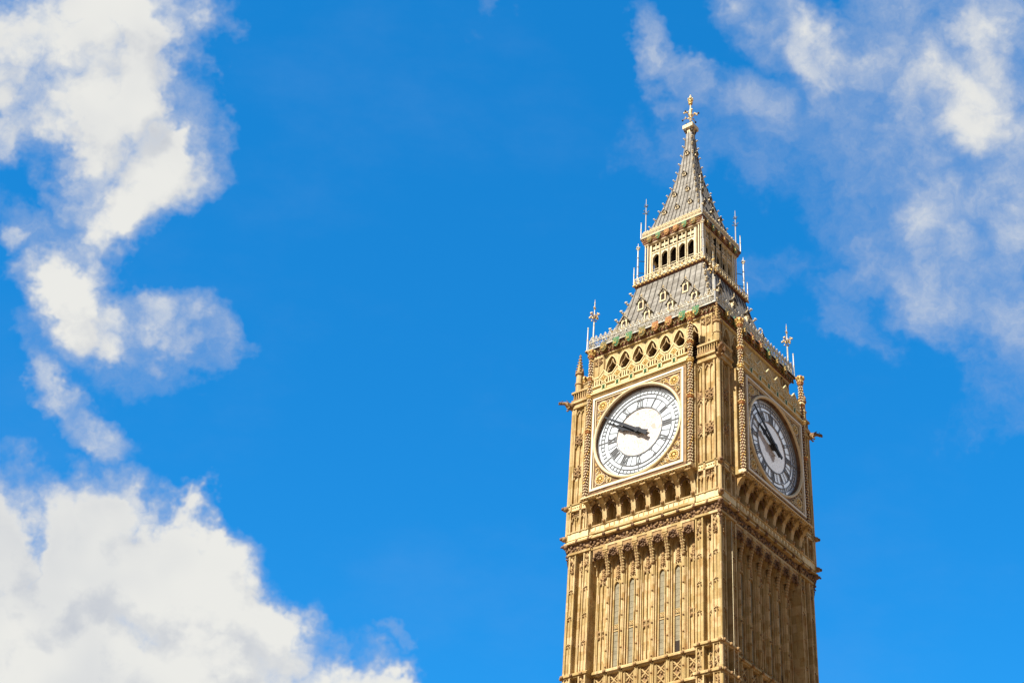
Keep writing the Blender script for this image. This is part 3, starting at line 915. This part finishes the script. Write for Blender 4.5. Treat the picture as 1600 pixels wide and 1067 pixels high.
# twisted gilded columns either side of each dial
tc_ = MB()
tc_.lathe(0, 0, [(52.0, .1), (52.1, .26), (52.25, .26), (52.35, .19)], CARVE, 10)
tc_.lathe(0, 0, [(52.3, .14), (64.4, .14)], REDB, 10)
nz = 52
for i in range(nz):
    z = 52.45+i*.228
    for j in range(6):
        a = 2*math.pi*(j+i*.5)/6
        tc_.bead(.17*math.cos(a), .17*math.sin(a), z, .088, CREAM if (i+j) % 5 else GOLD, .08, .078, 4)
for z, m_ in ((57.7, RED), (60.7, GOLD), (62.2, RED), (64.2, RED)):
    tc_.lathe(0, 0, [(z-.16, .19), (z-.06, .28), (z+.03, .24), (z+.12, .30), (z+.18, .2)], m_, 10)
    for j in range(8):
        a = 2*math.pi*j/8
        tc_.bead(.27*math.cos(a), .27*math.sin(a), z+.12, .075, GOLD)
tc_.lathe(0, 0, [(64.35, .2), (64.6, .34), (64.75, .36), (64.85, .25)], GOLD, 10)
for j in range(8):
    a = 2*math.pi*j/8
    tc_.bead(.33*math.cos(a), .33*math.sin(a), 64.68, .11, RED if j % 2 else GOLD, .1, .14)
tc_.v = [(x*.84, y*.84, z) for x, y, z in tc_.v]
tcm = tc_.mesh('twisted_column')
for k in FACES:
    for x in (-4.26, 4.26): face_put('twisted_column', tcm, T, x, 0, k, 6.76)

# zigzag gallery above each dial
zz = MB()
zz.box(-4.05, 4.05, 5.5, 6.80, 60.552, 60.72, STONE); zz.box(-4.05, 4.05, 5.5, 6.95, 60.718, 60.84, PALE)
zz.box(-4.05, 4.05, 5.5, 6.84, 60.838, 61.0, STONE); zz.box(-4.05, 4.05, 6.4, 6.72, 61.0, 61.42, PALE)
DX = [1.2*(i-2.5) for i in range(6)] + [-4.2, 4.2]
def zig(x):
    dd = min(abs(x-c) for c in DX)
    return 62.12+.52*max(0, 1-dd/.42)
xs = [-4.05+8.1*i/108 for i in range(109)]
for off, t_, d_, m_ in ((0, .10, 6.92, PALE), (-.16, .06, 6.86, PALE), (-.26, .05, 6.83, STONE)):
    for a, c in zip(xs, xs[1:]):
        zz.add([(a, -6.79, zig(a)+off-t_), (c, -6.79, zig(c)+off-t_), (c, -d_, zig(c)+off-t_), (a, -d_, zig(a)+off-t_),
                (a, -6.79, zig(a)+off), (c, -6.79, zig(c)+off), (c, -d_, zig(c)+off), (a, -d_, zig(a)+off)],
               [(0, 1, 2, 3), (4, 5, 6, 7), (0, 3, 7, 4), (1, 2, 6, 5), (2, 3, 7, 6), (0, 1, 5, 4)], m_)
for c in DX[:6]:
    for r0, t_, m_ in ((.36, .07, PALE), (.2, .06, GOLD)):
        for sx in (-1, 1):
            for sz in (-1, 1): zz.bar(c+sx*r0, 61.9, c, 61.9+sz*r0, t_, 6.62, 6.88, m_)
    zz.bead(c, 6.84, 61.9, .09, GOLD)
    zz.box(c-.20, c-.12, 6.6, 6.86, 61.0, 61.62, PALE); zz.box(c+.12, c+.20, 6.6, 6.86, 61.0, 61.62, PALE)
    zz.box(c-.10, c-.05, 6.74, 6.87, 60.98, 61.34, GREEN); zz.box(c+.05, c+.10, 6.74, 6.87, 60.98, 61.34, GREEN); zz.box(c-.05, c+.05, 6.74, 6.866, 61.25, 61.31, GREEN)
for i in range(7):
    c = 1.2*(i-3)
    for dx in (-.2, 0, .2): zz.box(c+dx-.045, c+dx+.045, 6.65, 6.84, 61.40, 62.0, PALE)
zz.box(-4.05, 4.05, 6.5, 6.60, 61.0, 62.0, REDB)
zz.box(-4.05, 4.05, 6.55, 6.86, 61.36, 61.44, PALE)
zzm = zz.mesh('gallery_parapet')
for k in FACES: put('gallery_parapet', zzm, T, k=k)

# ---- belfry
bf = MB(); bf.plan(sq(3.3), 60.5, 65.4, VOID); belfry = put('belfry', bf, T)
bpier = MB()
bpier.plan([(4.15, 3.9), (4.15, 5.26), (5.26, 5.26), (5.26, 4.15), (3.9, 4.15), (3.9, 3.9)], 60.6, 65.32, STONE)
def bp_face():
    q = MB(); r = random.Random(2)
    for x0, x1 in ((4.17, 4.25), (4.63, 4.69), (5.08, 5.16)): q.box(x0, x1, 5.25, 5.34, 62.0, 65.3, STONE)
    q.box(4.17, 5.2, 5.25, 5.35, 65.14, 65.3, STONE)
    for x in (4.44, 4.88):
        q.lumps(r, 12, x-.15, x+.15, 5.30, 64.55, 65.1, .085, CARVE); q.lumps(r, 6, x-.12, x+.12, 5.30, 62.9, 63.15, .08, CARVE)
    return q
for mir in (0, 1):
    q = bp_face()
    vs = q.v if not mir else [(-y, -x, z) for x, y, z in q.v]
    o = len(bpier.v); bpier.v += vs
    for f, m_, sm in zip(q.f, q.m, q.sm):
        bpier.f.append([o+i for i in f]); bpier.m.append(bpier.mi(q.mats[m_])); bpier.sm.append(sm)
bpm_ = bpier.mesh('belfry_pier')
ba = MB()                                                # one belfry bay
ba.arch(-.59, .59, 64.0, 65.32, 0, .46, 64.0, 65.0, 4.9, 5.22, STONE, 9)
pts = arc(0, .49, 64.0, 65.06, 8)
for (x0, z0), (x1, z1) in zip(pts, pts[1:]): ba.bar(x0, z0, x1, z1, .05, 5.18, 5.275, PALE)
for sx in (-1, 1):                                       # ogee ribs crossing the head of the arch
    og = [(sx*.44, 63.75), (sx*.42, 64.05), (sx*.34, 64.25), (sx*.20, 64.36), (sx*.09, 64.52), (0, 64.95)]
    for (x0, z0), (x1, z1) in zip(og, og[1:]): ba.bar(x0, z0, x1, z1, .055, 5.02, 5.12, STONE)
    ba.bead(sx*.27, 5.1, 64.26, .07, CARVE)
ba.arch(-.55, .55, 63.9, 65.2, 0, .40, 64.0, 64.80, 4.62, 4.895, STONE, 8)
ba.arch(-.5, .5, 63.75, 64.9, 0, .33, 63.85, 64.62, 4.40, 4.615, DARKC, 7)  # innermost arch coloured darker to deepen the shade in the opening
for sx in (-1, 1):                                       # carved stops where the inner arches spring
    ba.bead(sx*.40, 5.0, 64.02, .11, CARVE, .12, .16); ba.bead(sx*.33, 4.72, 63.85, .10, CARVE, .10, .16)
    ba.lathe(sx*.46, 5.12, [(62.0, .05), (64.05, .05)], STONE, 6)
ba.bead(0, 5.16, 65.08, .09, CARVE)
for sx in (-1, 1): ba.box(sx*.55-.045, sx*.55+.045, 4.6, 5.24, 60.6, 64.1, STONE)
bam = ba.mesh('belfry_arch')
bl_ = MB()
for i in range(12): bl_.side([(4.22, 62.3+i*.22), (4.42, 62.2+i*.22), (4.44, 62.23+i*.22), (4.24, 62.36+i*.22)], -.5, .5, LOUV)
blm_ = bl_.mesh('louvre')
BB = [1.18*(i-3) for i in range(7)]
for k in FACES:
    put('belfry_pier', bpm_, belfry, k=k)
    for x in BB:
        face_put('belfry_arch', bam, belfry, x, 0, k)
        if k in SEEN: face_put('louvre', blm_, belfry, x, 0, k)

# ---- belfry frieze with shields
fz = MB()
fz.plan(sq(5.34), 65.318, 65.40, PALE); fz.plan(sq(5.38), 65.398, 65.92, REDB, k=1.045)
fz.plan(sq(5.70), 65.918, 66.04, SILV); fz.plan(sq(5.72), 65.90, 65.93, IRON)
frieze = put('belfry_frieze', fz, T)
fd = MB(); rnd = random.Random(41)
for i in range(64):
    x = -5.45+10.9*i/63
    for zr, dr in ((65.52, 5.43), (65.68, 5.50), (65.82, 5.58)):
        fd.bead(x+rnd.uniform(-.03, .03)+(.08 if zr == 65.68 else 0), dr, zr, .045, GOLD if rnd.random() < .45 else (CREAM if rnd.random() < .5 else RED), n=4)
for i in range(33):
    x = -5.4+10.8*i/32
    fd.bar(x-.17, 65.46, x+.0, 65.86, .035, 5.44, 5.56, OLIVE); fd.bar(x+.17, 65.46, x+.0, 65.86, .035, 5.44, 5.565, OLIVE)
fdm = fd.mesh('frieze_studs')
def shield(m_, sc_=1.0):
    m = MB()
    pl = [(-.24, .38), (.24, .38), (.27, .05), (.17, -.22), (0, -.40), (-.17, -.22), (-.27, .05)]
    m.prism([(x*sc_, z*sc_) for x, z in pl], -.05*sc_, .08*sc_, m_)
    pl2 = [(x*.6, z*.6) for x, z in pl]
    m.prism([(x*sc_, z*sc_) for x, z in pl2], .08*sc_, .12*sc_, m_)
    rr = random.Random(7)
    for i in range(18):
        a = 2*math.pi*i/18
        m.bead(.29*sc_*math.cos(a), .05*sc_, .36*sc_*math.sin(a), .035*sc_, GOLD)
    for _ in range(8): m.bead(rr.uniform(-.15, .15)*sc_, .12*sc_, rr.uniform(-.2, .25)*sc_, .05*sc_, GOLD)
    return m.mesh('shield')
shm = {n: shield(m_, 1.05) for n, m_ in (('g', GREEN), ('r', RED), ('o', OLIVE))}
shs = {n: shield(m_, .8) for n, m_ in (('g', GREEN), ('r', RED), ('o', OLIVE))}
for k in SEEN:
    put('frieze_studs', fdm, frieze, k=k)
    pat = 'oggorrgg' if k == 0 else 'ogorrgoo'
    for i, x in enumerate([1.155*(j-3.5) for j in range(8)]):
        o = face_put('shield', shm[pat[i]], frieze, x, 65.80, k, 5.64)

# ---- iron cresting on the belfry parapet
def cresting(half, z0, h, step, m=SILV):
    q = MB(); n = int(round(2*half/step)); st = 2*half/n
    q.box(-half, half, -.04, .04, z0+h*.52, z0+h*.57, m)
    q.box(-half, half, -.05, .05, z0, z0+.05, m)
    for i in range(n):
        x = -half+st*(i+.5)
        q.ring(x, z0+h*.28, st*.26, st*.26+.03, -.03, .03, m, 10)
        q.box(x-st/2-.016, x-st/2+.016, -.035, .035, z0, z0+h*.72, m)
        q.ring(x, z0+h*.72, st*.16, st*.16+.03, -.03, .03, m, 8)
        q.bar(x-st*.45, z0+h*.57, x, z0+h*.92, .035, -.025, .025, m); q.bar(x+st*.45, z0+h*.57, x, z0+h*.92, .035, -.025, .024, m)
        q.bead(x, 0, z0+h*.95, .065, m, .04, .09)
        q.bead(x-.09, 0, z0+h*.88, .05, m); q.bead(x+.09, 0, z0+h*.88, .05, m)
        q.bead(x-st/2, 0, z0+h*.75, .06, GOLD if i % 2 else m)
    return q.mesh('cresting')
crm = cresting(5.45, 66.04, 1.15, .42)
for k in FACES: face_put('cresting', crm, T, 0, 0, k, 5.58)
# corner crosses and rail posts
cf = MB()
cf.lathe(0, 0, [(0, .16), (.25, .14), (.3, .09), (1.2, .065), (1.3, .11), (1.4, .065), (3.2, .055), (3.3, .10), (3.4, .05), (4.7, .03), (5.0, .01)], SILV, 6)
for a in range(4):
    q = a*math.pi/2
    c, s_ = math.cos(q), math.sin(q)
    cf.tube([(0, 0, 3.25), (.28*c, .28*s_, 3.42), (.42*c, .42*s_, 3.35)], [.05, .05, .03], GOLD, 5)
    cf.bead(.42*c, .42*s_, 3.42, .10, CREAM); cf.bead(.30*c, .30*s_, 3.55, .07, GOLD); cf.bead(.22*c, .22*s_, 3.05, .07, GOLD)
for a in range(4):
    q = a*math.pi/2+math.pi/4
    cf.bead(.24*math.cos(q), .24*math.sin(q), 3.35, .08, CREAM)
    cf.tube([(.12*math.cos(q), .12*math.sin(q), .9), (.35*math.cos(q), .35*math.sin(q), .1)], .03, SILV, 5)
cf.bead(0, 0, 4.15, .10, GOLD, .10, .14); cf.bead(.11, 0, 4.2, .05, GOLD); cf.bead(-.11, 0, 4.2, .05, GOLD); cf.bead(0, 0, 4.6, .06, GOLD)
cfm = cf.mesh('corner_cross')
rp = MB(); rp.frust(0, 0, 0, 2.1, .07, .045, POLE, 6); rp.bead(0, 0, 2.12, .08, SILV); rp.bead(0, 0, 1.0, .09, GOLD)
rpm = rp.mesh('rail_post')
for k in FACES:
    for (nm, me, a, z) in (('corner_cross', cfm, 5.30, 66.0), ('rail_post', rpm, 5.60, 66.04)):
        c, q = math.cos(k*math.pi/2), math.sin(k*math.pi/2)
        x, y = a, -a
        put(nm, me, T, loc=(x*c-y*q, x*q+y*c, z), k=k)

# ---- lower roof
def roof_mesh(prof, seam, name, half_seams):
    m = MB()
    for (z0, w0), (z1, w1) in zip(prof, prof[1:]):
        vs = [(x, y, z) for z, ww in ((z0, w0), (z1, w1)) for x, y in ((-ww, -ww), (ww, -ww), (ww, ww), (-ww, ww))]
        m.add(vs, [(0, 1, 5, 4), (1, 2, 6, 5), (2, 3, 7, 6), (3, 0, 4, 7)], ROOFM)
    top = prof[-1]
    for k in range(4):
        c, q = math.cos(k*math.pi/2), math.sin(k*math.pi/2)
        for i in range(-half_seams, half_seams+1):
            # the seams run parallel up the slope and stop at the hips
            x = i*seam
            for (z0, w0), (z1, w1) in zip(prof, prof[1:]):
                f0, f1 = 1.0, 1.0
                xx0, xx1 = x*(w0*.35/prof[0][1]+.65), x*(w1*.35/prof[0][1]+.65)
                if abs(xx0) > w0-.03: continue
                xx1 = max(-w1, min(w1, xx1))
                pts = [(xx0-.02, -w0+.01, z0), (xx0+.02, -w0+.01, z0), (xx0+.02, -w0-.045, z0+.02), (xx0-.02, -w0-.045, z0+.02),
                       (xx1-.02, -w1+.01, z1), (xx1+.02, -w1+.01, z1), (xx1+.02, -w1-.045, z1+.02), (xx1-.02, -w1-.045, z1+.02)]
                pts = [(a*c-b2*q, a*q+b2*c, z) for a, b2, z in pts]
                m.add(pts, [(0, 1, 5, 4), (1, 2, 6, 5), (2, 3, 7, 6), (3, 0, 4, 7)], SEAM)
    m.add([(-top[1], -top[1], top[0]), (top[1], -top[1], top[0]), (top[1], top[1], top[0]), (-top[1], top[1], top[0])], [(0, 1, 2, 3)], ROOFM)
    return m.mesh(name)
RP = [(66.0, 5.05), (67.0, 4.70), (68.0, 4.34), (69.0, 4.00), (70.0, 3.70), (71.0, 3.42), (72.0, 3.17), (72.7, 3.0)]
def rw(prof, z):
    for (z0, w0), (z1, w1) in zip(prof, prof[1:]):
        if z0 <= z <= z1: return w0+(w1-w0)*(z-z0)/(z1-z0)
    return prof[-1][1]
roof = put('iron_roof', roof_mesh(RP, .58, 'iron_roof', 9), T)
dm = MB()                                                # dormer, origin at its sill on the roof face
dm.box(-.36, .36, -.55, .20, -.45, -.28, CREAM)
dm.box(-.34, -.22, -.55, .16, -.30, .62, CREAM); dm.box(.22, .34, -.55, .16, -.30, .62, CREAM)
dm.box(-.22, .22, -.55, .06, -.28, .62, VOID)
dm.prism([(-.22, .44), (0, .64), (.22, .44), (.22, .66), (-.22, .66)], -.02, .13, CREAM)
dm.prism([(-.46, .60), (.46, .60), (0, 1.12)], -.75, .10, CREAM)
for sx in (-1, 1):
    dm.bar(sx*.54, .52, 0, 1.18, .06, -.95, .22, SEAM)
    for j in range(3): dm.bead(sx*(.46-.15*j), .16, .70+.2*j, .075, CREAM)
    dm.bead(sx*.55, .2, .50, .09, SEAM)
dm.quatrefoil(0, .12, .78, .16, .04, SEAM)
dm.lathe(0, .12, [(1.15, .05), (1.3, .04), (1.36, .10), (1.42, .04), (1.7, .02)], CREAM, 6)
dm.bead(.1, .12, 1.4, .05, GOLD); dm.bead(-.1, .12, 1.4, .05, GOLD)
dm.v = [(x*.74, y*.8, z*.78) for x, y, z in dm.v]
dmm = dm.mesh('dormer')
for k in FACES:
    for z, xs_ in ((68.15, (-3.12, -1.04, 1.04, 3.12)), (69.85, (-2.0, 0, 2.0))):
        for x in xs_: face_put('dormer', dmm, roof, x, z, k, rw(RP, z)+.02)
def crocket(sc_=1.0):
    m = MB()
    m.tube([(0, 0, -.05), (.12*sc_, 0, .02*sc_), (.22*sc_, 0, .12*sc_), (.20*sc_, 0, .24*sc_)], [.07*sc_, .055*sc_, .05*sc_, .02*sc_], CREAM, 5)
    for x_, y_, z_, r_ in ((.24, 0, .14, .055), (.15, .08, .12, .05), (.15, -.08, .12, .05), (.12, 0, .2, .05), (.06, .06, .02, .05), (.06, -.06, .02, .05)):
        m.bead(x_*sc_, y_*sc_, z_*sc_, r_*sc_, CREAM if r_ > .052 else LANT, n=4)
    return m.mesh('crocket')
ck1, ck2 = crocket(1.15), crocket(.8)
def crockets(parent, prof, zs, me):
    for k in FACES:
        c, q = math.cos(k*math.pi/2), math.sin(k*math.pi/2)
        for z in zs:
            a = rw(prof, z)
            o = put('crocket', me, parent, loc=(a*c+a*q, a*q-a*c, z))
            o.rotation_euler[2] = -math.pi/4+k*math.pi/2
crockets(roof, RP, [67.3, 68.2, 69.1, 70.0, 70.9, 71.8], ck1)

# ---- lantern gallery and lantern
lg = MB(); lg.plan(sq(3.02), 72.45, 72.6, IRON); lg.plan(sq(3.12), 72.598, 72.85, REDB, k=1.02); lg.plan(sq(3.20), 72.848, 72.95, SEAM)
lgal = put('lantern_gallery', lg, T)
lgt = MB(); rnd = random.Random(51)
for i in range(18):
    x = -3.1+6.2*i/17
    lgt.bead(x, 3.20, 72.82, .15, CREAM, .12, .15); lgt.bead(x+.17, 3.18, 72.70, .09, GOLD)
    lgt.bead(x, 3.20, 73.05, .10, CREAM if i % 3 else GOLD, .08, .13)
    lgt.box(x-.02, x+.02, 3.16, 3.22, 72.95, 73.42, LANT)
    lgt.bar(x, 73.0, x+.36, 73.35, .03, 3.17, 3.21, LANT) if i < 17 else None
lgt.box(-3.2, 3.2, 3.17, 3.22, 73.34, 73.40, LANT)
lgm = lgt.mesh('gallery_bosses')
for k in FACES: put('gallery_bosses', lgm, lgal, k=k)
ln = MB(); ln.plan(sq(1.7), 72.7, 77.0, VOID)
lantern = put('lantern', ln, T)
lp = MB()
lp.plan([(2.08, 2.2), (2.08, 2.46), (2.46, 2.46), (2.46, 2.08), (2.2, 2.08), (2.2, 2.2)], 72.8, 76.97, LANTD)  # dark brown paints the shade between and behind the colonettes
for x, d in ((2.12, 2.56), (2.36, 2.56), (2.58, 2.58), (2.56, 2.12), (2.56, 2.36)): lp.lathe(x, d, [(72.9, .055), (76.95, .055)], LANT, 6)
lpm = lp.mesh('lantern_pier')
la = MB()                                                # one lantern bay
la.box(-.345, .345, 2.1, 2.46, 72.8, 73.85, LANT)
la.arch(-.40, .40, 75.4, 76.0, 0, .29, 75.42, 75.82, 2.30, 2.50, LANT, 6)
la.box(-.40, .40, 2.30, 2.40, 76.0, 76.95, VOID)
la.box(-.40, .40, 2.3, 2.56, 75.98, 76.08, LANT); la.box(-.40, .40, 2.3, 2.56, 76.86, 76.96, LANT)
for dx in (-.17, .17):
    la.quatrefoil(dx, 2.46, 76.48, .19, .045, LANT, .05)
la.box(-.03, .03, 2.44, 2.535, 76.05, 76.9, LANT)
for sx in (-1, 1): la.box(sx*.405-.05, sx*.405+.05, 2.28, 2.62, 72.8, 76.97, LANT); la.box(sx*.31-.025, sx*.31+.025, 2.40, 2.54, 73.8, 75.9, LANT)
la.box(-.27, .27, 2.38, 2.42, 74.35, 74.39, LANT)
lam = la.mesh('lantern_arch')
for k in FACES:
    put('lantern_pier', lpm, lantern, k=k)
    for i in range(5): face_put('lantern_arch', lam, lantern, .81*(i-2), 0, k)
# lantern frieze
lf_ = MB(); lf_.plan(sq(2.66), 76.95, 77.02, LANT); lf_.plan(sq(2.68), 77.018, 77.5, REDB, k=1.07); lf_.plan(sq(2.90), 77.498, 77.58, SEAM); lf_.plan(sq(2.88), 77.578, 77.68, CREAM)
lfr = put('lantern_frieze', lf_, T)
fd2 = MB(); rnd = random.Random(61)
for i in range(44):
    x = -2.75+5.5*i/43
    for zr, dr in ((77.12, 2.71), (77.27, 2.78), (77.41, 2.84)):
        fd2.bead(x+rnd.uniform(-.02, .02), dr, zr, .045, GOLD if rnd.random() < .5 else (CREAM if rnd.random() < .4 else RED), n=4)
fd2m = fd2.mesh('frieze_studs')
for k in SEEN:
    put('frieze_studs', fd2m, lfr, k=k)
    pat = 'ogrrgo' if k == 0 else 'ogorog'
    for i in range(6): face_put('shield', shs[pat[i]], lfr, .82*(i-2.5), 77.28, k, 2.84)
cr2 = cresting(2.75, 77.68, .62, .30, CREAM)
for k in FACES: face_put('cresting', cr2, T, 0, 0, k, 2.80)
# metal pinnacles round the lantern
lpn = MB()
lpn.frust(0, 0, 0, 3.6, .075, .06, POLE, 6)
for z in (.9, 1.8, 2.7): lpn.bead(0, 0, z, .13, POLE, .10, .07)
lpn.bead(0, 0, 3.55, .12, CREAM, .12, .10)
for a in range(4): lpn.bead(.13*math.cos(a*1.57), .13*math.sin(a*1.57), 3.72, .07, CREAM)
lpn.frust(0, 0, 3.6, 4.2, .07, .015, POLE, 6)
for z in (1.2, 2.4): lpn.tube([(0, 0, z), (-.40, .40, z+.05)], .028, IRON, 5)
lpnm = lpn.mesh('lantern_pinnacle')
rp2 = MB(); rp2.frust(0, 0, 0, 1.6, .055, .04, POLE, 6); rp2.bead(0, 0, 1.62, .07, POLE); rp2.bead(0, 0, .9, .07, GOLD)
rp2m = rp2.mesh('rail_post')
rod = MB()
rod.lathe(0, 0, [(0, .10), (.2, .06), (2.6, .045), (2.7, .09), (2.8, .04), (4.2, .025), (4.3, .01)], POLE, 6)
for z, l in ((2.75, .26), (3.45, .16)):
    for a in range(4):
        q = a*math.pi/2
        rod.tube([(0, 0, z), (l*math.cos(q), l*math.sin(q), z+.06)], .025, OLIVE, 5); rod.bead(l*math.cos(q), l*math.sin(q), z+.08, .05, OLIVE)
rod.tube([(0, 0, .95), (-.6, .6, .95)], .025, IRON, 5)
rodm = rod.mesh('lantern_rod')
for k in FACES:
    c, q = math.cos(k*math.pi/2), math.sin(k*math.pi/2)
    for nm, me, a, z in (('lantern_pinnacle', lpnm, 3.0, 72.95), ('rail_post', rp2m, 3.20, 72.95), ('rail_post', rp2m, 2.86, 77.68), ('lantern_rod', rodm, 2.60, 77.7)):
        x, y = a, -a
        put(nm, me, T, loc=(x*c-y*q, x*q+y*c, z), k=k)

# ---- spire
SP = [(77.6, 2.72), (78.5, 2.42), (79.7, 2.06), (80.8, 1.74), (81.9, 1.44), (82.9, 1.20), (84.0, .97), (85.0, .79), (86.0, .63), (87.2, .48), (88.4, .37), (89.4, .29), (90.1, .26)]
spire = put('spire', roof_mesh(SP, .42, 'spire', 6), T)
lu = MB()
lu.prism([(-.17, -.12), (.17, -.12), (.17, .14), (0, .34), (-.17, .14)], -.5, .16, CREAM)
lu.prism([(-.10, -.06), (.10, -.06), (.10, .10), (0, .22), (-.10, .10)], .161, .17, VOID)
for sx in (-1, 1): lu.bar(sx*.25, .10, 0, .40, .06, -.6, .24, SEAM)
lu.bead(0, .2, .44, .07, CREAM); lu.bead(-.2, .2, .14, .06, CREAM); lu.bead(.2, .2, .14, .06, CREAM)
lu.v = [(x*.9, y*.9, z*.9) for x, y, z in lu.v]
lum = lu.mesh('lucarne')
for k in FACES:
    for z, xs_ in ((80.2, (-1.22, 0, 1.22)), (82.25, (-.63, .63)), (84.6, (0,)), (87.25, (0,))):
        for x in xs_: face_put('lucarne', lum, spire, x, z, k, rw(SP, z))
crockets(spire, SP, [78.9, 79.8, 80.7, 81.6, 82.5, 83.4, 84.3, 85.2, 86.2, 87.2, 88.3, 89.2], ck2)

# ---- finial
fi = MB()
fi.frust(0, 0, 89.9, 90.35, .36, .44, CREAM); fi.frust(0, 0, 90.35, 90.42, .44, .70, CREAM)
fi.frust(0, 0, 90.42, 90.82, .70, .70, CREAM)
fi.frust(0, 0, 90.82, 90.9, .60, .35, CREAM)
for k in range(4):
    a = k*math.pi/2
    for e in (-.22, .22):
        fi.tube([(.3*math.cos(a)-e*math.sin(a), .3*math.sin(a)+e*math.cos(a), 90.0), (.47*math.cos(a)-e*math.sin(a), .47*math.sin(a)+e*math.cos(a), 90.38)], .06, SEAM, 5)
finial = put('spire_finial', fi, T)
fs_ = MB(); fs_.lathe(0, 0, [(90.85, .16), (91.2, .10), (91.5, .08), (92.0, .13), (92.2, .22), (92.45, .13), (92.7, .16), (92.95, .07), (93.7, .055)], CREAM, 8)
fs_.bead(0, 0, 91.1, .2, RED, .2, .14)
put('finial_stem', fs_, finial)
fo = MB()
for a in range(8):
    q = a*math.pi/4
    c, s_ = math.cos(q), math.sin(q)
    l = .80 if a % 2 == 0 else .55
    zt = 92.35 if a % 2 == 0 else 92.7
    fo.tube([(.05*c, .05*s_, zt-.5), (l*.6*c, l*.6*s_, zt-.25), (l*c, l*s_, zt-.28)], [.04, .035, .03], GOLD, 5)
    fo.bead(l*.62*c, l*.62*s_, zt-.16, .075, CREAM); fo.bead(l*c, l*s_, zt-.32, .10, IRON if a % 2 == 0 else CREAM, n=6)
    fo.bead(.35*c, .35*s_, 91.15, .07, IRON) if a % 2 else None
put('finial_branches', fo, finial)
fc_ = MB(); fc_.bead(0, 0, 93.62, .20, GOLD, .20, .16, 8); fc_.bead(0, 0, 93.95, .22, GOLD, .22, .2, 8)
for a in range(6):
    q = a*math.pi/3
    fc_.bead(.2*math.cos(q), .2*math.sin(q), 94.12, .09, CREAM); fc_.bead(.16*math.cos(q), .16*math.sin(q), 93.75, .07, GOLD)
fc_.bead(0, 0, 94.35, .15, CREAM, .15, .14, 7); fc_.bead(0, 0, 94.58, .08, CREAM, .08, .12)
put('finial_crown', fc_, finial)
